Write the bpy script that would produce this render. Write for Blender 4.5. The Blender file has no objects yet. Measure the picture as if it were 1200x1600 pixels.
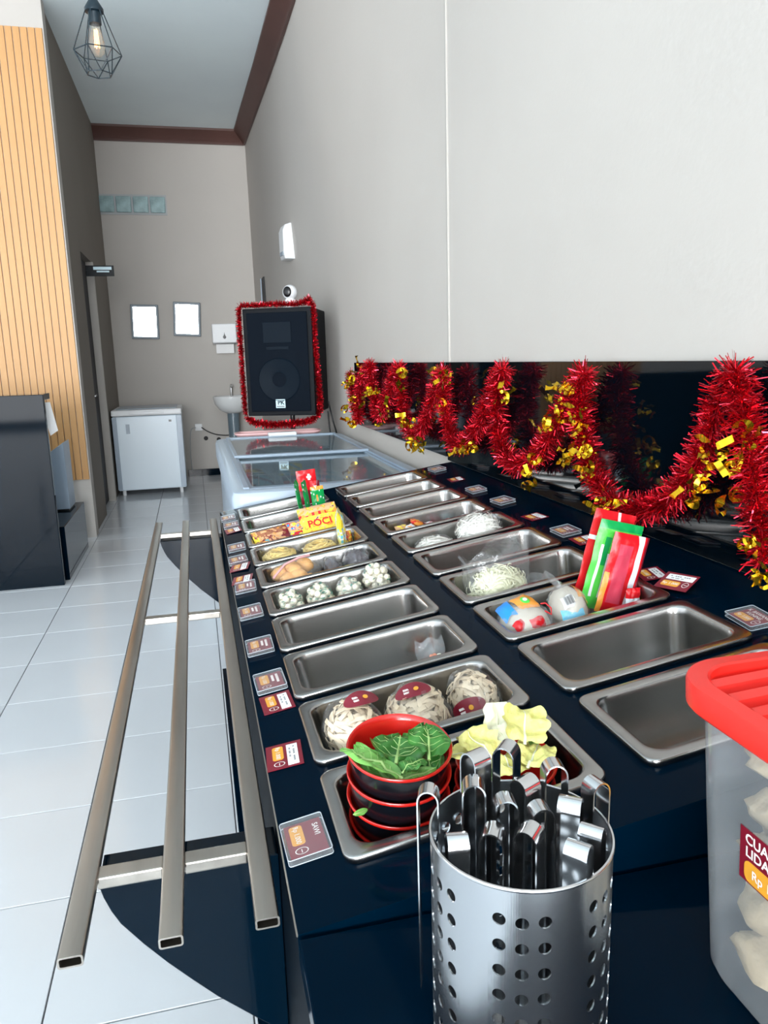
import bpy, bmesh, math, random
from mathutils import Vector, Matrix, Quaternion, Euler, noise

PI = math.pi
sc = bpy.context.scene
C = sc.collection

# ------------------------------------------------------------------ camera, world, light
cam_d = bpy.data.cameras.new('camera')
cam = bpy.data.objects.new('camera', cam_d); C.objects.link(cam)
EYE = 1.245
RX = (0.970237, -0.240563, -0.027729)      # camera right in the room
DN = (-0.074126, -0.186035, -0.979743)     # camera down
FW = (0.230531, 0.952639, -0.198330)       # camera forward
m = Matrix(((RX[0], -DN[0], -FW[0], 0), (RX[1], -DN[1], -FW[1], 0), (RX[2], -DN[2], -FW[2], EYE), (0, 0, 0, 1)))
cam.matrix_world = m
cam_d.sensor_fit = 'HORIZONTAL'; cam_d.sensor_width = 36.0
cam_d.lens = 1188.0 / 1200.0 * 36.0
cam_d.clip_start = 0.02
sc.camera = cam

sc.view_settings.view_transform = 'Standard'
sc.view_settings.look = 'None'
sc.view_settings.exposure = 0.08
sc.view_settings.gamma = 1.0
sc.view_settings.use_curve_mapping = False

w = bpy.data.worlds.new('sky'); sc.world = w; w.use_nodes = True
bg = w.node_tree.nodes['Background']
bg.inputs[0].default_value = (0.80, 0.90, 1.0, 1); bg.inputs[1].default_value = 1.6

def area(name, loc, rot, sx, sy, power, col):
    d = bpy.data.lights.new(name, 'AREA'); d.shape = 'RECTANGLE'; d.size = sx; d.size_y = sy
    d.energy = power; d.color = col
    o = bpy.data.objects.new(name, d); C.objects.link(o); o.location = loc; o.rotation_euler = rot
    return o
# daylight coming in through the glazed shopfront behind the camera and the glazed street side
area('daylight_shopfront', (-3.4, -8.9, 1.75), (PI/2+.22, 0, 0), 8.2, 3.3, 2100, (0.97, 0.985, 1.0))
area('daylight_street_side', (-7.9, -1.6, 1.75), (PI/2, 0, -PI/2), 13.0, 3.3, 130, (0.97, 0.985, 1.0))

# ------------------------------------------------------------------ helpers
def lin(c):
    return tuple(((x/255)/12.92 if x/255 <= 0.04045 else ((x/255+0.055)/1.055)**2.4) for x in c) + (1,)

MATS = {}
def P(name, col, rough=0.5, metal=0.0, spec=0.5, var=0.0, vscale=8.0, bump=0.0, bscale=40.0, emis=None, estr=0.0, coat=0.0, sss=0.0, stretch=None):
    mt = bpy.data.materials.new(name); mt.use_nodes = True
    nt = mt.node_tree; b = nt.nodes['Principled BSDF']
    b.inputs['Base Color'].default_value = lin(col)
    b.inputs['Roughness'].default_value = rough
    b.inputs['Metallic'].default_value = metal
    b.inputs['Specular IOR Level'].default_value = spec
    b.inputs['Coat Weight'].default_value = coat
    if sss: b.inputs['Subsurface Weight'].default_value = sss; b.inputs['Subsurface Scale'].default_value = 0.01
    if emis: b.inputs['Emission Color'].default_value = lin(emis); b.inputs['Emission Strength'].default_value = estr
    if var or bump:
        tc = nt.nodes.new('ShaderNodeTexCoord'); src = tc.outputs['Object']
        if stretch:
            mp = nt.nodes.new('ShaderNodeMapping'); mp.inputs['Scale'].default_value = stretch
            nt.links.new(src, mp.inputs['Vector']); src = mp.outputs['Vector']
        if var:
            nz = nt.nodes.new('ShaderNodeTexNoise'); nz.inputs['Scale'].default_value = vscale; nz.inputs['Detail'].default_value = 5
            nt.links.new(src, nz.inputs['Vector'])
            rp = nt.nodes.new('ShaderNodeValToRGB'); c = lin(col)
            rp.color_ramp.elements[0].position = 0.3; rp.color_ramp.elements[1].position = 0.7
            rp.color_ramp.elements[0].color = tuple(max(0, x*(1-var)) for x in c[:3]) + (1,)
            rp.color_ramp.elements[1].color = tuple(min(1, x*(1+var)) for x in c[:3]) + (1,)
            nt.links.new(nz.outputs['Fac'], rp.inputs['Fac']); nt.links.new(rp.outputs['Color'], b.inputs['Base Color'])
        if bump:
            n2 = nt.nodes.new('ShaderNodeTexNoise'); n2.inputs['Scale'].default_value = bscale; n2.inputs['Detail'].default_value = 3
            nt.links.new(src, n2.inputs['Vector'])
            bp = nt.nodes.new('ShaderNodeBump'); bp.inputs['Strength'].default_value = bump; bp.inputs['Distance'].default_value = 0.01
            nt.links.new(n2.outputs['Fac'], bp.inputs['Height']); nt.links.new(bp.outputs['Normal'], b.inputs['Normal'])
    MATS[name] = mt
    return mt

def clear(name, tint=(1, 1, 1), haze=0.05, hcol=(235, 240, 245), gloss=0.5, rough=0.05, bump=0.0, bscale=60):
    mt = bpy.data.materials.new(name); mt.use_nodes = True
    nt = mt.node_tree; nt.nodes.clear()
    out = nt.nodes.new('ShaderNodeOutputMaterial')
    tr = nt.nodes.new('ShaderNodeBsdfTransparent'); tr.inputs[0].default_value = tint + (1,)
    df = nt.nodes.new('ShaderNodeBsdfDiffuse'); df.inputs[0].default_value = lin(hcol)
    gl = nt.nodes.new('ShaderNodeBsdfGlossy'); gl.inputs['Roughness'].default_value = rough
    m1 = nt.nodes.new('ShaderNodeMixShader'); m1.inputs[0].default_value = haze
    nt.links.new(tr.outputs[0], m1.inputs[1]); nt.links.new(df.outputs[0], m1.inputs[2])
    lw = nt.nodes.new('ShaderNodeLayerWeight'); lw.inputs['Blend'].default_value = 0.5
    pw = nt.nodes.new('ShaderNodeMath'); pw.operation = 'POWER'; pw.inputs[1].default_value = 3.0
    ma = nt.nodes.new('ShaderNodeMath'); ma.operation = 'MULTIPLY_ADD'; ma.inputs[1].default_value = gloss; ma.inputs[2].default_value = 0.035
    ma.use_clamp = True
    m2 = nt.nodes.new('ShaderNodeMixShader')
    nt.links.new(lw.outputs['Facing'], pw.inputs[0]); nt.links.new(pw.outputs[0], ma.inputs[0]); nt.links.new(ma.outputs[0], m2.inputs[0])
    nt.links.new(m1.outputs[0], m2.inputs[1]); nt.links.new(gl.outputs[0], m2.inputs[2])
    nt.links.new(m2.outputs[0], out.inputs[0])
    if bump:
        tc = nt.nodes.new('ShaderNodeTexCoord')
        nz = nt.nodes.new('ShaderNodeTexNoise'); nz.inputs['Scale'].default_value = bscale; nz.inputs['Detail'].default_value = 2
        nt.links.new(tc.outputs['Object'], nz.inputs['Vector'])
        bp = nt.nodes.new('ShaderNodeBump'); bp.inputs['Strength'].default_value = bump; bp.inputs['Distance'].default_value = 0.01
        nt.links.new(nz.outputs['Fac'], bp.inputs['Height'])
        nt.links.new(bp.outputs['Normal'], gl.inputs['Normal']); nt.links.new(bp.outputs['Normal'], lw.inputs['Normal'])
    MATS[name] = mt
    return mt

class MB:
    """collects geometry for one mesh object"""
    def __init__(s): s.v = []; s.f = []; s.mi = []
    def add(s, vs, fs, mi=0):
        o = len(s.v); s.v += [tuple(x) for x in vs]; s.f += [tuple(i+o for i in q) for q in fs]; s.mi += [mi]*len(fs); return s
    def box(s, x0, x1, y0, y1, z0, z1, mi=0):
        return s.add([(x0,y0,z0),(x1,y0,z0),(x1,y1,z0),(x0,y1,z0),(x0,y0,z1),(x1,y0,z1),(x1,y1,z1),(x0,y1,z1)],
                     [(0,3,2,1),(4,5,6,7),(0,1,5,4),(1,2,6,5),(2,3,7,6),(3,0,4,7)], mi)
    def loft(s, loops, mi=0, cap0=False, cap1=False, wrap=True):
        n = len(loops[0]); vs = [p for L in loops for p in L]; fs = []
        for k in range(len(loops)-1):
            for i in range(n if wrap else n-1):
                j = (i+1) % n
                fs.append((k*n+i, k*n+j, (k+1)*n+j, (k+1)*n+i))
        if cap0: fs.append(tuple(range(n-1, -1, -1)))
        if cap1: fs.append(tuple((len(loops)-1)*n+i for i in range(n)))
        return s.add(vs, fs, mi)
    def tube(s, path, r, n=8, mi=0, closed=False, caps=True):
        pts = [Vector(p) for p in path]; N = len(pts); loops = []
        rr = r if isinstance(r, (list, tuple)) else [r]*N
        up = None
        for k in range(N):
            a = pts[(k-1) % N] if (closed or k > 0) else pts[k]
            b = pts[(k+1) % N] if (closed or k < N-1) else pts[k]
            t = (b-a)
            if t.length < 1e-9: t = Vector((0, 0, 1))
            t.normalize()
            if up is None:
                up = Vector((0, 0, 1)) if abs(t.z) < 0.9 else Vector((1, 0, 0))
            sx = t.cross(up)
            if sx.length < 1e-6: sx = t.orthogonal()
            sx.normalize(); up = sx.cross(t); up.normalize()
            loops.append([tuple(pts[k] + (sx*math.cos(2*PI*i/n) + up*math.sin(2*PI*i/n))*rr[k]) for i in range(n)])
        if closed: loops.append(loops[0])
        return s.loft(loops, mi, caps and not closed, caps and not closed)
    def lathe(s, prof, n=32, c=(0, 0, 0), mi=0, cap0=False, cap1=False):
        loops = [[(c[0]+r*math.cos(2*PI*i/n), c[1]+r*math.sin(2*PI*i/n), c[2]+z) for i in range(n)] for r, z in prof]
        return s.loft(loops, mi, cap0, cap1)
    def grid(s, fn, nu, nv, mi=0, mfn=None):
        vs = [fn(i/nu, j/nv) for j in range(nv+1) for i in range(nu+1)]
        o = len(s.v); s.v += [tuple(p) for p in vs]
        for j in range(nv):
            for i in range(nu):
                a = j*(nu+1)+i+o
                s.f.append((a, a+1, a+nu+2, a+nu+1)); s.mi.append(mfn((i+.5)/nu, (j+.5)/nv) if mfn else mi)
        return s
    def ball(s, c, r, nu=12, nv=8, mi=0, fn=None):
        rx, ry, rz = r if isinstance(r, (tuple, list)) else (r, r, r)
        vs = [(0, 0, -1)]; 
        for j in range(1, nv):
            t = PI*j/nv - PI/2
            for i in range(nu):
                a = 2*PI*i/nu; vs.append((math.cos(t)*math.cos(a), math.cos(t)*math.sin(a), math.sin(t)))
        vs.append((0, 0, 1)); out = []
        for p in vs:
            k = fn(p) if fn else 1.0
            out.append((c[0]+p[0]*rx*k, c[1]+p[1]*ry*k, c[2]+p[2]*rz*k))
        fs = []
        for i in range(nu):
            fs.append((0, 1+(i+1) % nu, 1+i)); L = 1+(nv-2)*nu; fs.append((L+i, L+(i+1) % nu, len(vs)-1))
        for j in range(nv-2):
            for i in range(nu):
                a = 1+j*nu+i; b = 1+j*nu+(i+1) % nu
                fs.append((a, b, b+nu, a+nu))
        return s.add(out, fs, mi)
    def mesh(s, name, mats, smooth=None, bevel=0.0, bseg=2, merge=0.0):
        me = bpy.data.meshes.new(name); me.from_pydata(s.v, [], s.f)
        for mm in (mats if isinstance(mats, (list, tuple)) else [mats]): me.materials.append(MATS[mm] if isinstance(mm, str) else mm)
        if any(s.mi): me.polygons.foreach_set('material_index', s.mi)
        if bevel or merge:
            bm = bmesh.new(); bm.from_mesh(me)
            if merge: bmesh.ops.remove_doubles(bm, verts=bm.verts, dist=merge)
            if bevel:
                es = [e for e in bm.edges if len(e.link_faces) == 2 and e.calc_face_angle(0) > 0.5]
                bmesh.ops.bevel(bm, geom=es, offset=bevel, segments=bseg, affect='EDGES', profile=0.6, clamp_overlap=True)
            bm.to_mesh(me); bm.free()
        if smooth is not None:
            me.polygons.foreach_set('use_smooth', [True]*len(me.polygons))
            me.set_sharp_from_angle(angle=math.radians(smooth))
        me.update()
        return me
    def build(s, name, mats, parent=None, smooth=None, bevel=0.0, bseg=2, merge=0.0):
        return link(name, s.mesh(name, mats, smooth, bevel, bseg, merge), parent)

def link(name, me, parent=None):
    o = bpy.data.objects.new(name, me); C.objects.link(o)
    if parent: o.parent = parent
    return o
def tag(o, label=None, cat=None, group=None, kind=None):
    if label: o['label'] = label
    if cat: o['category'] = cat
    if group: o['group'] = group
    if kind: o['kind'] = kind
    return o
def struct(o): o['kind'] = 'structure'; return o
def empty(name, loc=(0, 0, 0), quat=None, label=None, cat=None, group=None):
    o = bpy.data.objects.new(name, None); C.objects.link(o); o.location = loc; o.empty_display_size = 0.05
    if quat is not None: o.rotation_mode = 'QUATERNION'; o.rotation_quaternion = quat
    return tag(o, label, cat, group)
def place(o, loc, quat=None):
    o.location = loc
    if quat is not None: o.rotation_mode = 'QUATERNION'; o.rotation_quaternion = quat
    return o
def copy_tree(o, parent=None):
    c = o.copy(); C.objects.link(c); c.parent = parent
    for ch in list(o.children): copy_tree(ch, c)
    return c
def Q(axis, deg): return Quaternion(axis, math.radians(deg))
X_, Y_, Z_ = Vector((1, 0, 0)), Vector((0, 1, 0)), Vector((0, 0, 1))

def rrect(hx, hy, r, n=5, z=0.0, cx=0.0, cy=0.0):
    L = []
    for (sx, sy, a0) in ((1, 1, 0), (-1, 1, 90), (-1, -1, 180), (1, -1, 270)):
        for k in range(n+1):
            a = math.radians(a0 + 90*k/n)
            L.append((cx + sx*(hx-r) + r*math.cos(a), cy + sy*(hy-r) + r*math.sin(a), z))
    return L

_fc = {}
def text_mesh(txt, size, mat, bold=0.0):
    key = (txt, size, mat, bold)
    if key in _fc: return _fc[key]
    cu = bpy.data.curves.new('text', 'FONT'); cu.body = txt; cu.size = size; cu.align_x = 'CENTER'; cu.align_y = 'CENTER'
    cu.resolution_u = 3; cu.offset = bold
    o = bpy.data.objects.new('text', cu); C.objects.link(o)
    bpy.context.view_layer.update()
    me = bpy.data.meshes.new_from_object(o.evaluated_get(bpy.context.evaluated_depsgraph_get()))
    bpy.data.objects.remove(o); me.materials.clear(); me.materials.append(MATS[mat]); me.name = 'lettering'
    _fc[key] = me
    return me
def text(name, txt, size, mat, parent, loc, quat=None, bold=0.0):
    o = link(name, text_mesh(txt, size, mat, bold), parent); o.location = loc
    if quat is not None: o.rotation_mode = 'QUATERNION'; o.rotation_quaternion = quat
    return o

# ------------------------------------------------------------------ materials
P('wall_paint', (188, 183, 177), 0.75, var=0.03, vscale=1.2, bump=0.06, bscale=60)
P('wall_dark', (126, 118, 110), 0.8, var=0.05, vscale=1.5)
P('ceiling_paint', (238, 249, 253), 0.85, var=0.04, vscale=1.0)
P('trim_brown', (84, 56, 50), 0.45, var=0.1, vscale=3)
P('white_trim', (226, 226, 222), 0.5)
P('joint_trim', (176, 172, 166), 0.7)
P('tile', (208, 211, 215), 0.13, var=0.02, vscale=2.0)
P('grout', (96, 98, 102), 0.8)
P('outside_ground', (170, 168, 160), 0.9)
P('black_gloss', (0, 17, 32), 0.06, spec=0.025, var=0.1, vscale=3)
P('black_panel', (1, 7, 14), 0.04, spec=0.3)
P('black_granite', (2, 16, 28), 0.05, spec=0.14)
P('wood_brown', (150, 112, 78), 0.5, var=0.15, vscale=6, stretch=(8, 1, 1))
P('wood_slat', (196, 148, 94), 0.5, var=0.07, vscale=3, stretch=(6, 6, 0.4))
P('steel', (166, 165, 163), 0.22, metal=1.0, var=0.05, vscale=6, bump=0.02, bscale=120, stretch=(0.3, 8, 8))
P('steel_rail', (176, 170, 162), 0.32, metal=1.0, var=0.16, vscale=5, stretch=(6, 0.5, 6))
P('steel_bright', (214, 216, 218), 0.14, metal=1.0)
P('steel_brushed', (190, 194, 198), 0.24, metal=1.0, bump=0.02, bscale=60, stretch=(20, 20, 0.3))
P('dark_hole', (14, 14, 18), 0.6)
P('card_maroon', (122, 20, 40), 0.35, var=0.05, vscale=30)
P('card_orange', (226, 160, 52), 0.35)
P('print_white', (240, 236, 230), 0.4)
P('print_grey', (120, 122, 126), 0.5)
P('acrylic_edge', (176, 184, 192), 0.15)
P('paper', (236, 236, 236), 0.6)
clear('acrylic', haze=0.10, gloss=0.25, rough=0.08)
clear('bag', haze=0.05, gloss=0.45, rough=0.10, bump=0.9, bscale=38)
clear('bag_milky', haze=0.13, gloss=0.4, rough=0.12, bump=0.7, bscale=30)
clear('tub_plastic', haze=0.18, hcol=(214, 222, 228), gloss=0.3, rough=0.12)
clear('freezer_glass', tint=(0.86, 0.95, 0.97), haze=0.15, gloss=0.75, rough=0.02)
clear('bulb_glass', tint=(1, 0.95, 0.86), haze=0.06, gloss=0.3, rough=0.03)
P('red_plastic', (226, 40, 32), 0.35, sss=0.05)
P('red_lacquer', (196, 30, 22), 0.22, coat=0.3)
P('black_lacquer', (10, 14, 20), 0.22, coat=0.2)
P('leaf_green', (58, 122, 46), 0.42, var=0.35, vscale=26)
P('leaf_light', (118, 176, 84), 0.45, var=0.22, vscale=26)
P('leaf_stem', (166, 200, 122), 0.4, var=0.12, vscale=20)
P('cabbage_yellow', (232, 226, 140), 0.5, var=0.14, vscale=24, bump=0.5, bscale=70, sss=0.1)
P('cabbage_white', (236, 234, 210), 0.45, var=0.08, vscale=20, bump=0.3, bscale=50, sss=0.1)
P('cabbage_green', (134, 186, 82), 0.5, var=0.2, vscale=24, bump=0.5, bscale=70)
P('noodle_flat', (226, 206, 176), 0.5, var=0.08, vscale=40)
P('noodle_yellow', (234, 206, 122), 0.5, var=0.12, vscale=60)
P('vermicelli', (236, 234, 226), 0.45, var=0.05, vscale=60)
P('vermicelli_pale', (238, 236, 206), 0.45, var=0.06, vscale=60)
P('fish_ball', (232, 226, 204), 0.45, sss=0.1)
P('herb_green', (40, 130, 104), 0.5)
P('bun', (224, 166, 96), 0.55, var=0.22, vscale=30)
P('pink_seal', (222, 168, 170), 0.4)
P('dark_food', (66, 60, 66), 0.5, var=0.3, vscale=30)
P('crab_orange', (240, 140, 100), 0.5, var=0.2, vscale=60)
P('bread', (204, 194, 178), 0.6, var=0.1, vscale=14)
P('dumpling', (176, 160, 132), 0.65, var=0.14, vscale=14, bump=0.5, bscale=45)
for nm, c in dict(pk_red=(212, 24, 34), pk_dred=(120, 22, 40), pk_green=(10, 150, 74), pk_lgreen=(82, 206, 76), pk_white=(232, 232, 236), pk_yellow=(240, 214, 62),
                  pk_blue=(24, 84, 176), pk_sky=(30, 140, 226), pk_orange=(236, 152, 58), pk_navy=(30, 36, 84), pk_brown=(150, 96, 66), pk_tan=(214, 166, 122), pk_pink=(206, 66, 88), pk_teal=(96, 180, 196), pk_cyan=(104, 196, 226)).items():
    P(nm, c, 0.28, var=0.05, vscale=20, bump=0.15, bscale=50)
P('tinsel_red', (206, 22, 40), 0.26, metal=0.85)
P('tinsel_dark', (140, 6, 24), 0.3, metal=0.8)
P('tinsel_pink', (236, 64, 84), 0.2, metal=0.9)
P('gold_foil', (232, 186, 40), 0.2, metal=0.95)
P('speaker_black', (4, 9, 16), 0.6, spec=0.2, bump=0.2, bscale=300)
P('grille', (3, 14, 26), 0.7, spec=0.15, bump=0.5, bscale=500)
P('cone_black', (3, 17, 29), 0.6, spec=0.12)
P('plastic_white', (228, 230, 232), 0.35)
P('plastic_black', (12, 12, 16), 0.3)
P('enamel_white', (222, 236, 246), 0.3)
P('freezer_enamel', (172, 186, 200), 0.3)
P('desk_granite', (2, 14, 24), 0.05, spec=0.06)
P('black_matte', (0, 10, 20), 0.6, spec=0.05)
P('enamel_grey', (150, 166, 182), 0.3)
P('freezer_silver', (176, 188, 200), 0.3, metal=0.4)
P('liner', (206, 220, 230), 0.5)
P('blue_print', (20, 70, 170), 0.4)
P('ceramic', (226, 228, 228), 0.15)
P('ceramic_grey', (106, 122, 132), 0.3)
P('mirror_frame', (108, 122, 132), 0.4)
P('mirror_glass', (236, 246, 250), 0.02, metal=1.0)
P('glass_block', (150, 176, 178), 0.12, var=0.3, vscale=12, bump=0.4, bscale=14)
P('pink_plastic', (232, 186, 186), 0.45)
P('lamp_black', (14, 34, 44), 0.4)
P('filament', (255, 190, 120), 0.5, emis=(255, 170, 90), estr=9)
P('door_dark', (10, 12, 22), 0.5, spec=0.2)
P('sign_black', (6, 14, 20), 0.4, spec=0.15)
P('sign_pale', (196, 222, 232), 0.4)
P('yellow_board', (246, 190, 60), 0.5)
P('cable_black', (16, 18, 22), 0.5)
P('plaster_spot', (176, 180, 182), 0.9)

# ------------------------------------------------------------------ the room
T = 0.4
fl = struct(link('floor', MB().box(-8.1, 1.3, -9.1, 8.9, -0.12, -0.005).mesh('floor', 'grout')))
tile_me = MB().box(-T/2+.0016, T/2-.0016, -T/2+.0016, T/2-.0016, -0.005, 0.0).mesh('tile', 'tile', bevel=0.0012, bseg=1)
rest = MB(); X0, Y0 = -0.377, 2.546
for i in range(-20, 5):
    for j in range(-30, 17):
        cx, cy = X0+T*(i+.5), Y0+T*(j+.5)
        if not (-8 < cx < 1.25 and -9 < cy < 8.9): continue
        if -2.2 < cx < 0.35 and cy > 0.3 or (0.35 < cx < .9 and cy > 5):
            o = link('tile', tile_me, fl); o.location = (cx, cy, 0)
        else:
            rest.box(cx-T/2+.0016, cx+T/2-.0016, cy-T/2+.0016, cy+T/2-.0016, -0.005, 0)
tag(rest.build('tile_field', 'tile', fl), kind='stuff')

CEIL = 3.62
struct(MB().box(-8.1, 1.3, -9.1, 8.9, CEIL, CEIL+.1).build('ceiling', 'ceiling_paint'))
# right wall: it bends inwards towards the far corner
def wx(y, t):
    def ip(tab):
        for (a, va), (b, vb) in zip(tab, tab[1:]):
            if y <= b: return va + (vb-va)*max(0, (y-a))/(b-a)
        return tab[-1][1]
    lo = ip([(-10, 1.01), (5.7, 1.01), (6.8, .86), (8.9, .72)]); hi = ip([(-10, 1.01), (3.4, 1.01), (5.3, .80), (6.8, .775), (8.9, .71)])
    t = max(0.0, (t-.45)/.55)
    return lo + (hi-lo)*t
ys = [-9.1, 2.9, 3.4, 3.9, 4.4, 4.9, 5.3, 5.7, 6.1, 6.5, 6.8, 7.4, 8.0, 8.9]
mb = MB(); nz_ = 8
for a, b in zip(ys, ys[1:]):
    for k in range(nz_):
        t0, t1 = k/nz_, (k+1)/nz_
        mb.add([(wx(a, t0), a, t0*CEIL), (wx(b, t0), b, t0*CEIL), (wx(b, t1), b, t1*CEIL), (wx(a, t1), a, t1*CEIL)], [(0, 1, 2, 3)])
mb.box(1.25, 1.3, -9.1, 8.9, 0, CEIL)
struct(mb.build('wall_right', 'wall_paint', smooth=20, merge=0.0005))
struct(MB().box(-.95, 1.3, 8.76, 8.9, 0, CEIL).build('wall_back', 'wall_paint'))
# left wall with door opening, behind the slatted column
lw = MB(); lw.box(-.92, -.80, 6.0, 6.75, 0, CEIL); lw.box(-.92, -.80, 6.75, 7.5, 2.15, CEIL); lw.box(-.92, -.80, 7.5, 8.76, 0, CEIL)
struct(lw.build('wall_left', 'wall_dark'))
d = empty('door_1', (-.87, 7.12, 0)); struct(d)
MB().box(-.02, .02, -.37, .37, 0.01, 2.14).build('door_leaf', 'door_dark', d)
MB().box(.02, .082, .325, .375, 0, 2.15).build('door_jamb', 'wall_paint', d)
MB().tube([(.03, -.28, 1.0), (.06, -.28, 1.0), (.06, -.18, 1.0)], .008).build('door_handle', 'steel', d)
# column faced with vertical wood slats
col = struct(link('wall_left_column', MB().box(-2.4, -.782, 5.87, 6.0, 0, CEIL).mesh('wall_left_column', 'wall_paint')))
slat_me = MB().add(*[[(-.0222, 0, .437), (-.0195, -.008, .437), (.0195, -.008, .437), (.0222, 0, .437), (-.0222, 0, 3.42), (-.0195, -.008, 3.42), (.0195, -.008, 3.42), (.0222, 0, 3.42)],
                    [(0, 1, 5, 4), (1, 2, 6, 5), (2, 3, 7, 6), (3, 0, 4, 7), (0, 3, 2, 1), (4, 5, 6, 7)]]).mesh('slat', 'wood_slat')
for k in range(20):
    o = link('slat', slat_me, col); o.location = (-.812-.0465*k, 5.868, 0)
# far left wall, street side glazing and shopfront around the window light
sf = MB(); sf.box(-8.1, 1.3, -9.2, -9.0, 3.42, CEIL); sf.box(.75, 1.3, -9.2, -9.0, 0, 3.42)
struct(sf.build('wall_front', 'wall_paint'))
sl = MB(); sl.box(-8.2, -8.0, -9.2, 5.0, 3.42, CEIL); sl.box(-8.2, -8.0, 5.0, 8.9, 0, CEIL)
struct(sl.build('wall_street_side', 'wall_paint'))
struct(MB().box(-8.0, -2.4, 5.9, 6.0, 0, CEIL).build('wall_left_return', 'wall_paint'))
for n_, (xa, xb) in enumerate(((-7.5, -4.8), (-4.8, -2.1), (-2.1, .75))):
    fr = MB(); fr.box(xa-.17, xa+.17, -8.86, -8.72, 0, 3.42); fr.box(xa, xb, -8.86, -8.80, 3.36, 3.42); fr.box(xa, xb, -8.86, -8.80, 0, .10); fr.box(xa, xb, -8.86, -8.80, 2.42, 2.52)  # unseen wide pillars and cross band, added to break up the reflected window light
    fr.box((xa+xb)/2-.04, (xa+xb)/2+.04, -8.86, -8.80, 0, 2.42)
    struct(fr.build('window_%d' % (n_+2), 'trim_brown'))
# cove trim under the ceiling
mb = MB(); L0 = []
for y in [-9.0, 2.9, 3.4, 3.9, 4.4, 4.9, 5.3, 5.7, 6.1, 6.8, 7.4, 8.0, 8.74]:
    x1 = wx(y, .97); L0.append([(x1, y, 3.49), (x1-.02, y, 3.49), (x1-.03, y, 3.515), (x1-.10, y, 3.585), (x1-.12, y, 3.60), (x1-.12, y, 3.62), (x1, y, 3.62)])
mb.loft(L0, 0, True, True); struct(mb.build('trim_1', 'trim_brown', smooth=30))
mb = MB(); L0 = []
for x in (-.80, .70):
    y1 = 8.757; L0.append([(x, y1, 3.49), (x, y1-.02, 3.49), (x, y1-.03, 3.515), (x, y1-.10, 3.585), (x, y1-.12, 3.60), (x, y1-.12, 3.62), (x, y1, 3.62)])
mb.loft(L0, 0, True, True); struct(mb.build('trim_2', 'trim_brown', smooth=30))
struct(MB().box(1.003, 1.014, 2.964, 2.980, .835, 3.49).build('trim_3', 'joint_trim', bevel=.002))
struct(MB().box(-.13, .80, 8.745, 8.762, 0, .075).build('baseboard_back', 'black_granite'))

# glass blocks high in the back wall
wb = empty('window_1', (-.48, 8.755, 2.88)); struct(wb)
MB().box(-.345, .345, -.006, .02, -.10, .10).build('mortar', 'plaster_spot', wb)
bl = MB().box(-.076, .076, -.025, .0, -.08, .08).mesh('glass_block', 'glass_block', bevel=.012)
for k in range(4):
    o = link('glass_block', bl, wb); o.location = (-.255+.17*k, -.004, 0)

# ------------------------------------------------------------------ counter
TH = math.radians(8.5); QB = Q(Y_, -8.5)
O = Vector((0.0835, 0, 0.6862)); UV = Vector((math.cos(TH), 0, math.sin(TH))); WV = Vector((-math.sin(TH), 0, math.cos(TH)))
def B(u, y, w=0.0): return O + UV*u + WV*w + Vector((0, y, 0))
LEV = 0.6825
NP = 10; Y1 = .737; PITCH = .2145; PW, PD = .327, .190
UL, UR = .0415, .421
counter = empty('buffet_counter', (0, 0, 0), None, 'long black buffet counter with a sloped top cut out for two rows of pans', 'counter')
MB().box(.06, 1.0, .12, .66, LEV-.03, LEV).build('worktop', 'black_gloss', counter, bevel=.002)
sb = MB()
ucut = [-.0235, UL+.010, UL+PW-.010, UR+.010, UR+PW-.010, .925]
ycut = [.665]
for k in range(NP): ycut += [Y1+PITCH*k+.009, Y1+PITCH*k+PD-.009]
ycut.append(2.93)
for a in range(5):
    for b_ in range(len(ycut)-1):
        if a in (1, 3) and b_ % 2 == 1: continue
        p = [B(ucut[a], ycut[b_]), B(ucut[a+1], ycut[b_]), B(ucut[a+1], ycut[b_+1]), B(ucut[a], ycut[b_+1])]
        sb.add(p, [(0, 1, 2, 3)])
sb.build('sloped_top', 'black_gloss', counter, merge=.0002)
wd = MB()
p0, p1 = B(-.0235, 0), B(.925, 0)
for y in (.665, 2.93):
    wd.add([(p0.x, y, LEV-.03), (p1.x, y, LEV-.03), (p1.x, y, p1.z), (p0.x, y, p0.z)], [(0, 1, 2, 3)])
wd.add([(p0.x, .665, LEV-.03), (p0.x, 2.93, LEV-.03), (p0.x, 2.93, p0.z), (p0.x, .665, p0.z)], [(0, 1, 2, 3)], 1)
wd.build('end_wedge', ['black_gloss', 'black_matte'], counter)
MB().tube([(p0.x-.0005, .665, p0.z-.001), (p0.x-.0005, 2.93, p0.z-.001)], .0012, 6).build('edge_strip', 'steel_rail', counter)
MB().box(.075, .99, .12, 2.92, .08, .55).build('cabinet_body', 'black_gloss', counter)
MB().box(.0605, .074, .12, 2.925, .05, LEV-.03).build('front_panel', 'black_matte', counter)
MB().box(.028, .075, .12, 2.925, .0, .05).build('kick_strip', 'black_gloss', counter)
MB().box(.11, .98, .15, 2.9, .0, .08).build('plinth', 'black_granite', counter)

# backsplash panels on the wall
for (ya, yb, zz, lab) in ((2.982, 4.79, .838, 'glossy black wall panel above the glass-topped freezer'), (-.6, 2.962, .826, 'glossy black wall panel running along the back of the counter')):
    o = MB().box(.9925, 1.006, ya, yb, zz, 1.222).build('backsplash_panel', 'black_panel', None, bevel=.0015)
    tag(o, lab, 'wall panel', 'black panels along the wall')
    
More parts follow.
